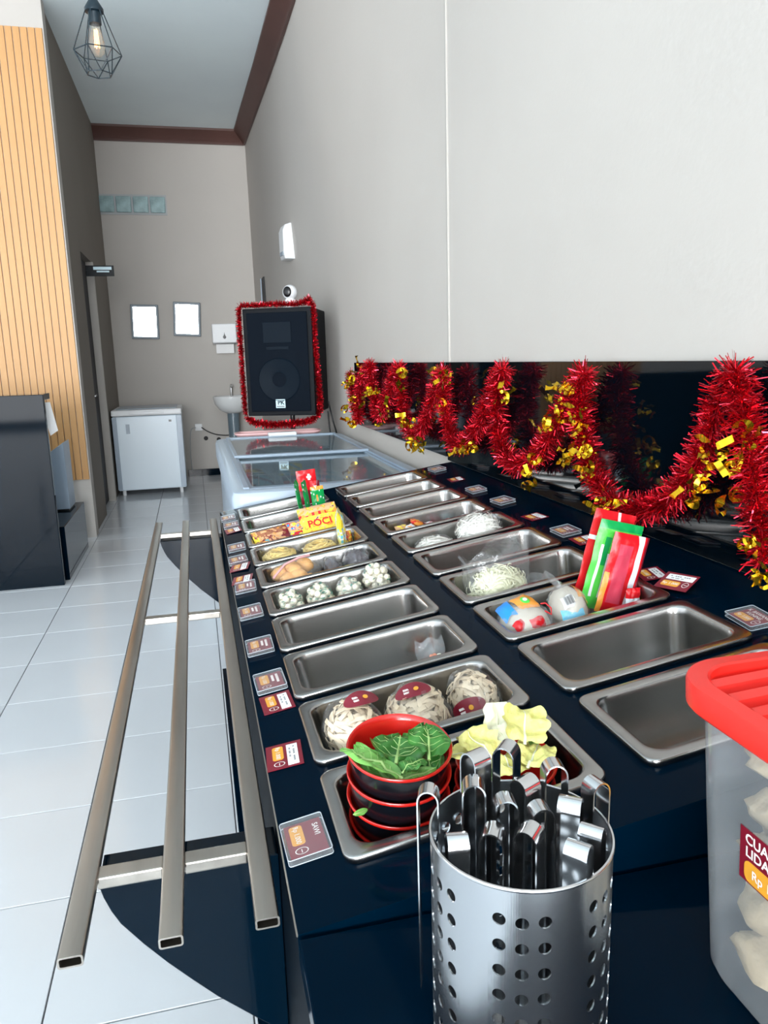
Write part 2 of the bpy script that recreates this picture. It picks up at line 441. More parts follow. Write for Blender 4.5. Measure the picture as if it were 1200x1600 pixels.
# tray rail
rail = empty('tray_rail', (0, .72, .64), None, 'steel tray rail of three square tubes along the counter front', 'tray rail')
def rtube(x0, x1, z0, z1, ya, yb, th=.002):
    mb = MB(); cx, cz, hx, hz = (x0+x1)/2, (z0+z1)/2, (x1-x0)/2, (z1-z0)/2
    def lp(y, ins): return [(a, y, b) for a, b, _ in rrect(hx-ins, hz-ins, .003-ins*.6, 3, 0, cx, cz)]
    mb.loft([lp(ya, th), lp(ya, 0), lp(yb, 0), lp(yb, th), lp(ya, th)])
    return mb
for x0, x1 in ((-.176, -.151), (-.078, -.053), (.021, .047)):
    o = rtube(x0, x1, .652-.64, .665-.64, 0, 2.19).build('rail_tube', 'steel_rail', rail, smooth=40)
for y in (.135, 1.075, 2.0):
    for xa, xb in ((-.152, -.078), (-.053, .021)):
        MB().box(xa, xb, y-.012, y+.012, .006, .021).build('cross_bar', 'steel_rail', rail, bevel=.002)
for y in (.135, 1.075, 2.0):
    for xa in (-.151, -.079, -.052):
        MB().ball((xa, y, .012), (.004, .006, .005), 8, 6).build('weld_bead', 'steel_rail', rail, smooth=60)
# curved black brackets carrying the rail
def bracket(y):
    pts = [(.0595, .640), (-.154, .640), (-.150, .622), (-.143, .602), (-.134, .583), (-.110, .549), (-.084, .516), (-.057, .485), (-.028, .453), (.018, .409), (.0595, .370)]
    mb = MB(); n = len(pts)
    mb.add([(a, -.03, b) for a, b in pts]+[(a, .03, b) for a, b in pts], [tuple(range(n)), tuple(range(2*n-1, n-1, -1))]+[(i, i+n, (i+1) % n+n, (i+1) % n) for i in range(n)])
    return mb
for y, lab in ((.89, 'curved black bracket under the tray rail beside the greens price tag'), (2.72, 'curved black bracket under the tray rail at the freezer end')):
    o = bracket(y).build('rail_bracket', 'black_granite', None, bevel=.0015); o.location = (0, y, 0)
    tag(o, lab, 'bracket', 'black rail brackets')

# ------------------------------------------------------------------ food pans
def pan_mesh():
    hx, hy = PW/2, PD/2; mb = MB()
    prof = [(.001, -.007, .018), (0, -.004, .018), (0, .0022, .018), (.0008, .0032, .018), (.0022, .0036, .018), (.0150, .0038, .026), (.0170, .0030, .026), (.0182, .000, .026), (.0200, -.010, .026), (.0250, -.080, .028), (.0300, -.098, .030), (.040, -.110, .030), (.056, -.114, .03)]
    loops = [rrect(hx-a, hy-a, r, 6, z) for a, z, r in prof]
    mb.loft(loops, 0, False, True)
    return mb.mesh('food_pan', 'steel', smooth=50)
pan_me = pan_mesh()
lab_L = ['steel pan holding stacked bowls of greens and lettuce', 'steel pan filled with bags of flat white noodles', 'steel pan with one small clear packet of orange bits in its corner',
         'empty steel pan beside the pan of white balls', 'steel pan with bags of white balls and green herbs', 'steel pan with a bag of buns and two dark bags',
         'steel pan with nests of yellow noodles', 'steel pan full of colourful snack packets', 'empty steel pan right behind the snack packets', 'empty steel pan at the freezer end of the customer row, green packets beside it']
lab_R = ['steel pan beside the red-lidded tub with small pale pieces inside', 'large empty steel pan in front of the bread bags and seasoning packets', 'steel pan with bread bags and upright seasoning packets',
         'steel pan with a bag of shredded pale cabbage noodles', 'empty steel pan between the two bags of white shreds', 'steel pan heaped with white vermicelli in plastic', 'steel pan with a few small wrapped sweets',
         'empty steel pan behind the wrapped sweets', 'steel pan with a scrap of red packaging', 'empty steel pan in the wall row closest to the freezer']
for row, (u0, labs) in enumerate(((UL, lab_L), (UR, lab_R))):
    for k in range(NP):
        o = link('food_pan', pan_me)
        place(o, B(u0+PW/2, Y1+PITCH*k+PD/2, 0.0075), QB); tag(o, labs[k], 'food pan', 'food pans in the counter')

# ------------------------------------------------------------------ price tags
def tag_card(kind, title):
    """card frame: local x = reading direction, local y = up, lies flat"""
    r = empty('price_tag')
    if kind == 'box':
        hw, hh, ht = .037, .026, .008
        mb = MB(); mb.loft([rrect(hw, hh, .003, 2, 0), rrect(hw, hh, .003, 2, ht)], 0, True, True)
        mb.build('holder', 'acrylic', r)
        e = MB(); e.tube(rrect(hw, hh, .003, 2, ht), .0006, 5, closed=True); e.tube(rrect(hw, hh, .003, 2, .0005), .0006, 5, closed=True); e.build('holder_edge', 'acrylic_edge', r)
        z = .0055; cw, ch = .031, .0225
    else:
        z = .0012; cw, ch = .034, .026
    MB().box(-cw, cw, -ch, ch, z-.0008, z).build('card', 'card_maroon', r)
    mb = MB(); mb.loft([rrect(.0185, .0080, .004, 4, z, -.008, -.009), rrect(.0185, .0080, .004, 4, z+.0004, -.008, -.009)], 0, False, True); mb.build('price_plate', 'card_orange', r)
    text('price_text', 'Rp 1.000', .0092, 'print_white', r, (-.008, -.009, z+.0007), bold=.0001)
    mb = MB(); n = 20
    mb.loft([[(.0225+.0052*math.cos(2*PI*i/n), -.008+.0052*1.3*math.sin(2*PI*i/n), z+.0006) for i in range(n)], [(.0225+.0062*math.cos(2*PI*i/n), -.008+.0062*1.3*math.sin(2*PI*i/n), z+.0006) for i in range(n)]])
    mb.build('logo_ring', 'print_white', r)
    MB().box(.0195, .0255, -.0085, -.0075, z+.0002, z+.0005).build('logo_bar', 'print_white', r)
    if kind == 'sticker':
        MB().box(-.026, .030, .004, .020, z, z+.0006).build('sticker', 'paper', r)
        for k, (a, b2) in enumerate(((-.020, .022), (-.016, .010))):
            s_ = MB(); 
            for q in range(9):
                xx = a+(b2-a)*q/9
                if (q*7+k) % 4 != 3: s_.box(xx, xx+(b2-a)/13, .013-.006*k, .0155-.006*k, z+.0006, z+.0008)
            s_.build('printed_line', 'print_grey', r)
    elif title:
        for k, t in enumerate(title):
            text('title_text', t, .0098, 'print_white', r, (-.001 if len(title) > 1 else -.010, .0145-.0095*k, z+.0005), bold=.00015)
    else:
        for k, (a, b2) in enumerate(((-.022, .014), (-.020, .006))):
            s_ = MB()
            for q in range(7):
                xx = a+(b2-a)*q/7
                s_.box(xx, xx+(b2-a)/10.5, .0115-.008*k, .0160-.008*k, z, z+.0004)
            s_.build('title_line', 'print_white', r)
    return r
tags = {}
def put_tag(kind, title, u, y, label, rz=0.0, w=.0, tilt=0.0, grp='price tags on the counter'):
    key = (kind, tuple(title) if title else None)
    if key not in tags: tags[key] = tag_card(kind, title); r = tags[key]
    else: r = copy_tree(tags[key])
    r.rotation_mode = 'QUATERNION'; r.rotation_quaternion = QB @ Q(Z_, -90+rz) @ Q(X_, tilt); r.location = B(u, y, w+.0006)
    tag(r, label, 'price tag', grp)
    return r
put_tag('box', ['SAWI'], .006, .806, 'clear price tag reading SAWI beside the bowls of greens', 2)
put_tag('sticker', None, .004, 1.013, 'loose maroon price card with white sticker beside the flat noodles', -3)
put_tag('sticker', None, .012, 1.188, 'loose maroon price card touching a clear holder', 3)
for (u, y, rz, lab) in ((.014, 1.268, 2, 'clear maroon price tag half under the rim of a pan, touching a loose card'), (.006, 1.449, 0, 'clear maroon price tag beside the empty customer-row pan'),
        (.004, 1.668, 1, 'clear maroon price tag beside the bags of white balls'), (.006, 1.868, -2, 'clear maroon price tag beside the bun pan, a bent card behind it'),
        (.003, 2.146, 2, 'clear maroon price tag beside the yellow noodle nests'), (.008, 2.297, 0, 'clear maroon price tag beside the snack packets'),
        (.008, 2.635, -1, 'clear maroon price tag with a card stuck out below, next to the last tag'), (.003, 2.765, 1, 'clear maroon price tag at the freezer end of the customer edge')):
    put_tag('box', None, u, y, lab, rz, grp='price tags along the customer edge')
for (u, y, rz, lab) in ((.003, 1.945, -8, 'bent maroon price card lying behind the bun tag'), (.004, 2.07, -10, 'bent maroon price card in front of the noodle-nest tag'), (.010, 2.55, 4, 'maroon price card with white strip beside the upright packets')):
    put_tag('sticker', None, u, y, lab, rz, .002, 3, grp='loose price cards along the customer edge')
for (u, y, rz, lab) in ((.828, 2.824, 4, 'clear maroon price tag on the wall side, at the freezer corner'), (.808, 2.341, 0, 'clear maroon price tag beside the empty pan behind the sweets'),
        (.812, 2.123, 5, 'clear maroon price tag beside the pan of wrapped sweets'), (.802, 1.695, 0, 'clear maroon price tag beside the empty wall-row pan, touching a card'), (.797, 1.49, 3, 'clear maroon price tag half hidden behind the red seasoning packet')):
    put_tag('box', None, u, y, lab, rz, grp='price tags along the wall side')
for (u, y, rz, lab) in ((.819, 2.574, -5, 'loose maroon price card near the freezer on the wall side'), (.806, 1.884, 4, 'loose maroon price card beside the heaped vermicelli'),
        (.802, 1.60, -4, 'loose maroon price card with white strip between two clear tags'), (.790, 1.305, -12, 'maroon price card mostly hidden behind the seasoning packets')):
    put_tag('sticker', None, u, y, lab, rz, .001, grp='loose price cards along the wall side')
put_tag('sticker', None, .786, 1.212, 'curled maroon price card tipped up against the seasoning packets', 22, .012, 14)
put_tag('box', ['K. BAWANG', 'KUNING'], .792, 1.018, 'clear price tag reading K. BAWANG KUNING by the black panel', -6)

# ------------------------------------------------------------------ tong holder and tongs
HC = Vector((.218, .486, LEV)); HR = .069; HH = .203
def holder_mesh():
    mb = MB()
    zc = [.0345+.0205*k for k in range(8)]                        # hole centres
    dz = .0205/2
    groups = 6; per = 60.0; hw = .0160/HR                         # column pitch in radians
    def pt(a, z, r=HR): return (r*math.sin(a), -r*math.cos(a), z)
    for g in range(groups):
        a0 = math.radians(per*g-22.5)
        edges = [a0-1.5*hw, a0-.5*hw, a0+.5*hw, a0+1.5*hw]
        nxt = math.radians(per*(g+1)-22.5)-1.5*hw
        zs = [zc[0]-dz]+[c+dz for c in zc]
        zz = [0]+zs+[HH]
        for q in range(3):
            al, ar = edges[q], edges[q+1]; am = (al+ar)/2; off = (.0006, -.0006, .0006)[q]
            for (za, zb) in ((0, zs[0]), (zs[-1], HH)):
                for h_ in range(4):
                    x0, x1 = al+(ar-al)*h_/4, al+(ar-al)*(h_+1)/4
                    mb.add([pt(x0, za), pt(x1, za), pt(x1, zb), pt(x0, zb)], [(0, 1, 2, 3)])
            for k in range(8):
                n = 16; inner = []; outer = []; deep = []
                for i in range(n):
                    t = 2*PI*i/n; r = .0048
                    inner.append(pt(am+r*math.cos(t)/HR, zc[k]+off+r*math.sin(t)))
                    deep.append(pt(am+r*math.cos(t)/HR, zc[k]+off+r*math.sin(t), HR-.0012))
                    cx, cz = math.cos(t), math.sin(t); sc_ = 1/max(abs(cx), abs(cz))
                    outer.append(pt(am+(hw/2)*cx*sc_, zc[k]+dz*cz*sc_))
                mb.loft([outer, inner, deep])
        m = 5
        for i in range(m):
            al = edges[3]+(nxt-edges[3])*i/m; ar = edges[3]+(nxt-edges[3])*(i+1)/m
            for (za, zb) in zip(zz, zz[1:]): mb.add([pt(al, za), pt(ar, za), pt(ar, zb), pt(al, zb)], [(0, 1, 2, 3)])
    me = mb.mesh('perforated_wall', 'steel_brushed', smooth=40, merge=.00004)
    return me
h = empty('tong_holder', HC+Vector((0, 0, .0012)), None, 'tall perforated stainless steel cylinder full of tongs', 'utensil holder')
o = link('perforated_wall', holder_mesh(), h)
MB().tube([(HR*math.cos(2*PI*i/64), HR*math.sin(2*PI*i/64), HH) for i in range(64)], .0014, 6, closed=True).build('rolled_rim', 'steel_bright', h, smooth=60)
MB().lathe([(0.0005, .001), (HR-.002, .001)], 40).build('base_plate', 'steel_brushed', h)

def tong_mesh(seed, L=.19, wid=.016, rad=.0095, spread=.010):
    """sheet steel bent double; the bend is at the top (z=0), strip width along local x"""
    rnd = random.Random(seed); prof = []
    N = 10
    for k in range(9):
        t = k/8; z = -L + (L-rad)*t
        prof.append((-(rad + spread*(1-t)*math.sin(PI*min(1, .25+t*.6))), z, wid*(.8+.2*t)))
    for k in range(1, N):
        a = PI - PI*k/N; prof.append((rad*math.cos(a), -rad+rad*math.sin(a)*1.15, wid))
    for k in range(8, -1, -1):
        t = k/8; z = -L + (L-rad)*t
        prof.append(((rad + spread*(1-t)*math.sin(PI*min(1, .25+t*.6))), z, wid*(.8+.2*t)))
    mb = MB(); loops = []; th = .0006
    for i, (y, z, wd_) in enumerate(prof):
        a = prof[max(0, i-1)]; b2 = prof[min(len(prof)-1, i+1)]
        t = Vector((0, b2[0]-a[0], b2[1]-a[1])).normalized(); nn = Vector((0, -t.z, t.y))*th
        c = Vector((0, y, z)); hx = Vector((wd_/2, 0, 0))
        loops.append([tuple(c-hx+nn), tuple(c+hx+nn), tuple(c+hx-nn), tuple(c-hx-nn)])
    mb.loft(loops, 0, True, True)
    return mb.mesh('tongs', 'steel_bright', smooth=30)
# (top x, top y, top z, turn about z, base offset from holder axis, length, width, bend radius)
tl = 'bent stainless steel tongs standing in the perforated cylinder'
TG = [(.198, .525, .927, 22, (-.012, .022), .22, .019, .010), (.194, .512, .917, 72, (-.020, .004), .21, .017, .0105), (.226, .523, .930, 48, (.010, .024), .22, .022, .010),
      (.250, .502, .922, 80, (.030, .014), .22, .015, .010), (.228, .499, .914, 25, (.0, .014), .21, .019, .0095), (.213, .491, .910, 78, (-.004, .004), .20, .015, .0095),
      (.191, .474, .899, 60, (-.014, -.014), .19, .018, .0115), (.218, .472, .903, 46, (.002, -.014), .19, .018, .011), (.236, .479, .906, 84, (.014, .0), .20, .015, .011),
      (.256, .469, .906, -38, (.003, .010), .20, .021, .0085), (.256, .450, .899, -48, (.004, .012), .19, .020, .0075), (.266, .455, .898, -46, (.018, .010), .19, .019, .0065), (.165, .478, .893, -8, (-.034, -.002), .18, .016, .0085)]
foot = [Vector((t[0]-HC.x, t[1]-HC.y)) for t in TG]
pins = [Vector((-.0565, .0235)), Vector((.0600, .0070))]          # inner arms of the two hooked tongs
for it in range(600):
    for i in range(len(foot)):
        for j in range(i+1, len(foot)):
            dv = foot[j]-foot[i]; dl = max(dv.length, 1e-6)
            if dl < .0262: sh = dv/dl*(.0262-dl)*.5; foot[i] = foot[i]-sh; foot[j] = foot[j]+sh
        for p_ in pins:
            dv = foot[i]-p_; dl = max(dv.length, 1e-6)
            if dl < .0240: foot[i] = foot[i]+dv/dl*(.0240-dl)
        if foot[i].length > .0535: foot[i] = foot[i]/foot[i].length*.0535
for i, (tx, ty, tz, rz, _, L, wd_, rad) in enumerate(TG):
    o = link('tongs', tong_mesh(i, L-.012, min(wd_, .0175), min(rad, .0088), 0.0))
    place(o, (HC.x+foot[i].x, HC.y+foot[i].y, tz+.003), Q(Z_, rz)); tag(o, tl, 'tongs', 'tongs in the steel cylinder')
for (tx, ty, tz, rz, lab) in ((.153, .513, .917, 68, 'stainless steel tongs hooked over the cylinder rim beside the greens'), (.2860, .494, .912, -78, 'stainless steel tongs hooked over the cylinder rim beside the lettuce pan')):
    o = link('tongs', tong_mesh(50, .175, .015, .0080, 0.0)); place(o, (tx, ty, tz), Q(Z_, rz)); tag(o, lab, 'tongs')

# ------------------------------------------------------------------ red-lidded tub of dumplings
tub = empty('storage_tub', (.5300, .41, LEV), None, 'clear plastic tub with a red lid full of fried dumplings', 'tub')
def tl_(hx, hy, z, r): return rrect(hx, hy, r, 10, z)
mb = MB(); mb.loft([tl_(.09, .112, .002, .03), tl_(.106, .128, .003, .04), tl_(.110, .133, .012, .042), tl_(.113, .137, .08, .042), tl_(.117, .142, .16, .042), tl_(.121, .148, .262, .042)], 0, True, False)
mb.build('tub_body', 'tub_plastic', tub, smooth=40)
LZ = .258
mb = MB()
prof = [(.123, .150, LZ-.002, .045), (.133, .162, LZ-.002, .055), (.1355, .1645, LZ+.001, .057), (.1365, .1655, LZ+.020, .058), (.1350, .1640, LZ+.0230, .056), (.1205, .1495, LZ+.0240, .046), (.1185, .1475, LZ+.0225, .045), (.1170, .1460, LZ+.0090, .044)]
mb.loft([tl_(a, b2, z, r) for a, b2, z, r in prof], 0, False, True)
lid = mb.build('lid', 'red_plastic', tub, smooth=35)
for k in range(10):
    yy = .135-.028*k
    rb = MB(); n = 12
    a = [(-.110+.22*i/n, yy-.004+.016*math.sin(i/n*2.2)-.014*i/n, LZ+.0090) for i in range(n+1)]
    rb.loft([[(x, y-.012, z), (x, y-.009, z+.007), (x, y+.002, z+.0085), (x, y+.013, z+.0005)] for x, y, z in a], 0, True, True, wrap=False)
    rb.build('lid_rib', 'red_plastic', lid, smooth=30)
lb = MB().box(-.0006, .0, -.056, .056, -.024, .024).build('label', 'card_maroon', tub)
qf = Euler((math.radians(90), 0, math.radians(-90))).to_quaternion()
LY = .038; QT = Q(Y_, 3.2)
place(lb, (-.1172, LY-.025, .154), Q(Y_, -2.6))
mb = MB(); mb.loft([rrect(.038, .0095, .006, 4, 0), rrect(.038, .0095, .006, 4, .0004)], 0, False, True)
pp = mb.build('price_plate', 'card_orange', lb); place(pp, (-.0006, .012, -.013), qf)
text('label_text', 'CUANKI', .0125, 'print_white', lb, (-.0010, .026, .0160), qf, .0003)
text('label_text', 'LIDAH', .0125, 'print_white', lb, (-.0010, .0310, .0040), qf, .0003)
text('label_text', 'Rp 1.000', .0115, 'print_white', lb, (-.0016, .020, -.013), qf, .0002)
def lump(seed, r=(.04, .03, .03), f=1.6, amp=.35, nu=18, nv=12):
    off = Vector((seed*3.1, seed*1.7, seed*.9))
    def fn(p):
        v = Vector(p)
        return 1 + amp*noise.noise(v*f+off) + amp*.4*noise.noise(v*f*2.6+off)
    return MB().ball((0, 0, 0), r, nu, nv, 0, fn)
rnd = random.Random(5)
for i in range(45):
    lay = i//9; k = i % 9
    gx, gy = (-.0655, 0, .0655)[k % 3], (.079, 0, -.079)[k//3]
    lm = lump(i+11, (.034, .038, .027), 1.5, .45)
    for ax, half in ((0, .0318), (1, .0388), (2, .0232)):
        lo_, hi_ = min(v[ax] for v in lm.v), max(v[ax] for v in lm.v); sc_ = half*(.92+.08*rnd.random())*2/(hi_-lo_); md_ = (lo_+hi_)/2
        lm.v = [tuple((c-md_)*sc_ if q == ax else c for q, c in enumerate(v)) for v in lm.v]
    o = lm.build('fried_dumpling', 'dumpling', None, smooth=70)
    place(o, Vector((.5300, .41, LEV)) + Vector((gx, gy, .0285+.0478*lay)), Q(Z_, 180*(i % 2)))
    tag(o, 'pale lumpy fried dumpling inside the red-lidded tub', 'dumpling', 'dumplings in the tub')

# ------------------------------------------------------------------ bowls, greens, lettuce
def bowl(name, x, y, zr, label, grp, R=.066, h=.062, tilt=None):
    r = empty(name, (x, y, zr-h), tilt, label, 'bowl', grp)
    mb = MB(); mb.lathe([(.001, .0), (.036, .0), (.040, .003), (.050, .012), (.058, .030), (R-.002, h-.005)], 44); mb.build('bowl_outside', 'black_lacquer', r, smooth=50)
    mb = MB(); mb.lathe([(R-.002, h-.0055), (R, h-.004), (R+.0006, h-.0015), (R-.0005, h), (R-.003, h-.001), (R-.005, h-.008), (.053, .030), (.044, .012), (.034, .006), (.001, .005)], 44); mb.build('bowl_inside', 'red_lacquer', r, smooth=60)
    return r
QT1 = Q(Y_, -8.5)
def stack(x, y, zr, tilt, step, labs, grp):
    ax = tilt @ Z_
    for k, lab in enumerate(labs):
        p = Vector((x, y, zr)) - ax*(.062+step*k)                     # base of the k-th bowl down the stack
        bowl('serving_bowl', p.x, p.y, p.z+.062, lab, grp, R=.064, tilt=tilt)
stack(.2095, .820, .786, Q(X_, 9), .034, ['black and red bowl on top of the stack, filled with green leaves', 'black bowl with red rim second in the stack, under the greens',
      'black bowl with red rim third in the stack, a leaf caught above it', 'black bowl at the very bottom of the stack in the pan'], 'stacked bowls')
stack(.349, .823, .744, Q(X_, 6), .030, ['black and red bowl filled with pale lettuce', 'black bowl nested under the lettuce bowl', 'lowest black bowl under the lettuce, resting in the pan'], 'bowls of greens')

def leaf(L, W, seed, curl=.3, fold=.35, wav=.10, prof=None):
    off = Vector((seed*2.3, seed*1.1, seed*.7))
    def fn(a, b2):
        s = (a-.5)*2
        wdt = W*(math.sin(PI*min(1, .12+b2*.86))**.7) if prof is None else W*prof(b2)
        x = s*wdt/2*math.cos(fold*abs(s)); y = L*b2
        z = abs(s)*wdt/2*math.sin(fold) - curl*L*b2*b2 + wav*W*noise.noise(Vector((s*2.2, b2*4, 0))+off)
        return (x, y, z)
    mb = MB().grid(fn, 12, 16)
    st = MB(); path = []; rr = []
    for k in range(9):
        b2 = k/8*.93; p = fn(.5, b2); path.append((p[0], p[1]-.0 if k else -.2*L*.3, p[2]+.0008)); rr.append(.0032*(1-.8*b2)*L/.08)
    st.tube(path, rr, 6)
    vn = MB()
    for sgn in (-1, 1):
        for k in range(5):
            b0 = .15+.15*k; pts = [Vector(fn(.5+sgn*.5*t*.92, min(.98, b0+.20*t))) + Vector((0, 0, .0006)) for t in (0, .25, .5, .75, 1)]
            vn.tube(pts, [.0005, .00045, .0004, .0003, .0002], 4)
    return mb, st, vn
# (x, y, z, length, width, turn, pitch, roll, material, curl, fold)
GL = [(.176, .760, .762, .072, .040, 55, 24, 16, 'leaf_light', .10, .2), (.182, .762, .764, .070, .030, 34, 30, -14, 'leaf_light', .08, .3), (.205, .778, .768, .058, .052, 40, 14, -8, 'leaf_green', .15, .15),
      (.196, .790, .772, .058, .056, -22, 16, 8, 'leaf_green', .22, .15), (.222, .790, .774, .060, .050, -14, 20, 12, 'leaf_green', .12, .25), (.182, .758, .762, .070, .034, -82, 6, 14, 'leaf_light', .05, .2),
      (.196, .772, .768, .062, .052, -68, 12, -10, 'leaf_green', .2, .15), (.226, .770, .760, .056, .032, -18, 26, -24, 'leaf_green', .2, .5), (.242, .792, .764, .048, .032, -30, 32, 20, 'leaf_light', .2, .4),
      (.216, .756, .756, .058, .024, -38, 18, 0, 'leaf_light', .1, .5), (.200, .764, .758, .055, .050, 10, 8, 8, 'leaf_green', .2, .2), (.215, .812, .770, .055, .050, 5, 12, 8, 'leaf_green', .2, .2), (.184, .796, .766, .050, .046, 50, 12, -8, 'leaf_green', .2, .2), (.238, .806, .762, .045, .042, -60, 12, -8, 'leaf_green', .2, .2),
      (.204, .784, .752, .050, .055, 40, 6, 4, 'leaf_green', .1, .1)]
for i, (x, y, z, L, W, rz, px, ry, mt, cu, fo) in enumerate(GL):
    if i in (10, 12): continue                                    # no room left for these in the heap
    a, st, vn = leaf(L*1.05, W*(1.3 if mt == 'leaf_green' else 1.1), i, cu, fo, .2)
    o = a.build('mustard_leaf', mt, None, smooth=80)
    st.build('stem', 'leaf_stem', o, smooth=60); vn.build('veins', 'leaf_stem', o, smooth=60)
    place(o, (x+.007, y+.011, z-.006), Q(Z_, rz) @ Q(X_, px) @ Q(Y_, ry))
    tag(o, 'pale green mustard leaf with a broad rib in the top bowl' if mt == 'leaf_light' else 'dark green torn mustard leaf in the top bowl', 'leaf', 'mustard greens in the bowl' if mt == 'leaf_green' else 'pale mustard leaves in the bowl')
a, st, vn = leaf(.045, .018, 40, .2, .4); o = a.build('mustard_leaf', 'leaf_light', None, smooth=80); st.build('stem', 'leaf_stem', o, smooth=60)
place(o, (.150, .790, .733), Q(Z_, -70) @ Q(X_, -4) @ Q(Y_, 60)); o.scale = (.55, .55, .55); tag(o, 'scrap of green leaf trapped between two stacked bowls', 'leaf')
CB = [(.350, .838, .748, .050, .045, -10, 62, 0, 'cabbage_white', .1, .5), (.358, .812, .752, .052, .062, -25, 40, 10, 'cabbage_yellow', .25, .3), (.325, .805, .748, .045, .055, 35, 38, -8, 'cabbage_yellow', .3, .25),
      (.386, .826, .742, .048, .036, -35, 58, 30, 'cabbage_green', .2, .5), (.302, .812, .738, .045, .05, 60, 24, 0, 'cabbage_yellow', .3, .3), (.340, .785, .742, .05, .06, 10, 10, 0, 'cabbage_yellow', .2, .2),
      (.372, .785, .740, .05, .055, -40, 12, 0, 'cabbage_yellow', .2, .3), (.345, .825, .742, .045, .04, 20, 50, -20, 'cabbage_white', .1, .5), (.318, .782, .732, .045, .05, 80, 12, 0, 'cabbage_green', .2, .3), (.348, .80, .722, .06, .08, 0, 2, 0, 'cabbage_yellow', .1, .2)]
for i, (x, y, z, L, W, rz, px, ry, mt, cu, fo) in enumerate(CB):
    a, st, vn = leaf(L, W, i+60, cu, fo, .22, lambda b2: .75+.25*math.sin(PI*b2)+.08*math.sin(17*b2))
    o = a.build('lettuce_piece', mt, None, smooth=80); st.build('rib', 'cabbage_white', o, smooth=60)
    place(o, (x+.003, y+.016, z+.002), Q(Z_, rz) @ Q(X_, px) @ Q(Y_, ry)); tag(o, {'cabbage_white': 'thick white lettuce rib piece in the bowl', 'cabbage_yellow': 'crinkled pale yellow lettuce piece in the bowl', 'cabbage_green': 'green-edged lettuce piece in the bowl'}[mt], 'lettuce', {'cabbage_white': 'white lettuce pieces', 'cabbage_yellow': 'yellow lettuce pieces', 'cabbage_green': 'green lettuce pieces'}[mt])

# ------------------------------------------------------------------ bags and packets in the pans
def bagshell(rx, ry, rz, seed, amp=.22, f=2.2, nu=26, nv=16):
    off = Vector((seed*1.9, seed*.8, seed*2.7))
    def fn(p):
        v = Vector(p); n1 = noise.noise(v*f+off); n2 = abs(noise.noise(v*f*2.3+off*1.3))
        return 1 + amp*n1 + amp*.8*n2
    return MB().ball((0, 0, 0), (rx, ry, rz), nu, nv, 0, fn)
def bag(name, u, y, w, label, cat, grp=None, rz=0): return empty(name, B(u, y, w), QB @ Q(Z_, rz), label, cat, grp)
def strands(n, rx, ry, rz, seed, wid, th, length=1.2, flat=True):
    """ribbons or threads tangled in an ellipsoid"""
    rnd = random.Random(seed); mb = MB()
    for i in range(n):
        while True:
            p = Vector((rnd.uniform(-1, 1), rnd.uniform(-1, 1), rnd.uniform(-1, 1)))
            if p.length < 1: break
        p = p.normalized()*(p.length**.3)*rnd.uniform(.9, 1.12)
        dvec = p.cross(Vector((rnd.gauss(0, .5), rnd.gauss(0, .5), rnd.gauss(0, 1)))).normalized()
        pts = []; q = p.copy(); dd = dvec.copy(); st = length/7
        for k in range(8):
            pts.append(Vector((q.x*rx, q.y*ry, q.z*rz)))
            dd = (dd - q*.28 + Vector((rnd.gauss(0, .12), rnd.gauss(0, .12), rnd.gauss(0, .12)))).normalized()
            q = q + dd*st
            if q.length > 1.1: q = q.normalized()*rnd.uniform(.98, 1.1)
        if flat:
            loops = []
            for k in range(8):
                t = (pts[min(7, k+1)]-pts[max(0, k-1)]).normalized(); nrm = pts[k].normalized(); sx = t.cross(nrm).normalized()*wid/2; nn = nrm*th/2
                loops.append([tuple(pts[k]-sx+nn), tuple(pts[k]+sx+nn), tuple(pts[k]+sx-nn), tuple(pts[k]-sx-nn)])
            mb.loft(loops, 0, True, True)
        else: mb.tube(pts, th, 4, caps=False)
    return mb
# flat noodles, three bags with a maroon oval sticker
for i, (u, y, w, rx, ry, rz_, turn, lab, spos, stilt) in enumerate((
        (.110, 1.035, -.010, .0455, .060, .050, 10, 'clear bag of flat white noodles with oval sticker, behind the greens', (.018, -.012, .056), (20, 8)),
        (.208, 1.035, -.010, .0500, .060, .050, -6, 'clear bag of flat white noodles with oval sticker, lying mid-pan', (-.002, -.010, .053), (18, -5)),
        (.302, 1.046, -.014, .0360, .052, .052, 20, 'clear bag of flat white noodles tilted on end in the corner of its pan', (-.036, -.030, .012), (60, -50)))):
    r = bag('noodle_bag', u, y, w, lab, 'bag of noodles', 'bags of flat noodles', turn)
    s_ = strands(210, rx*.94, ry*.94, rz_*.94, i, .0066, .0013, 1.2).build('noodles', 'noodle_flat', r, smooth=50); s_['kind'] = 'stuff'
    MB().ball((0, 0, -.1*rz_), (rx*.72, ry*.72, rz_*.7), 14, 10).build('noodle_core', 'noodle_flat', r, smooth=60)
    bagshell(rx*1.02, ry*1.02, rz_*1.02, i+3, .08).build('plastic_bag', 'bag', r, smooth=70)
    st = MB(); n = 28; st.loft([[(.028*math.cos(2*PI*k/n)*s2, .0150*math.sin(2*PI*k/n)*s2, -.008*(s2*math.cos(2*PI*k/n))**2) for k in range(n)] for s2 in (1.0, .66, .33, .05)], 0, False, True)
    so = st.build('sticker', 'card_maroon', r, smooth=60); place(so, spos, Q(X_, stilt[0]) @ Q(Y_, stilt[1]))
    ol = MB().lathe([(.0002, .0008), (.004, .0006)], 12).build('logo_dot', 'card_orange', so); ol.location = (.006, 0, 0)
    for k in range(2):
        b_ = MB()
        for q in range(5): b_.box(-.014+.0026*q*.9, -.0121+.0026*q*.9, .001-.006*k, .0045-.006*k, -.0012, -.0004)
        b_.build('printed_line', 'print_white', so)
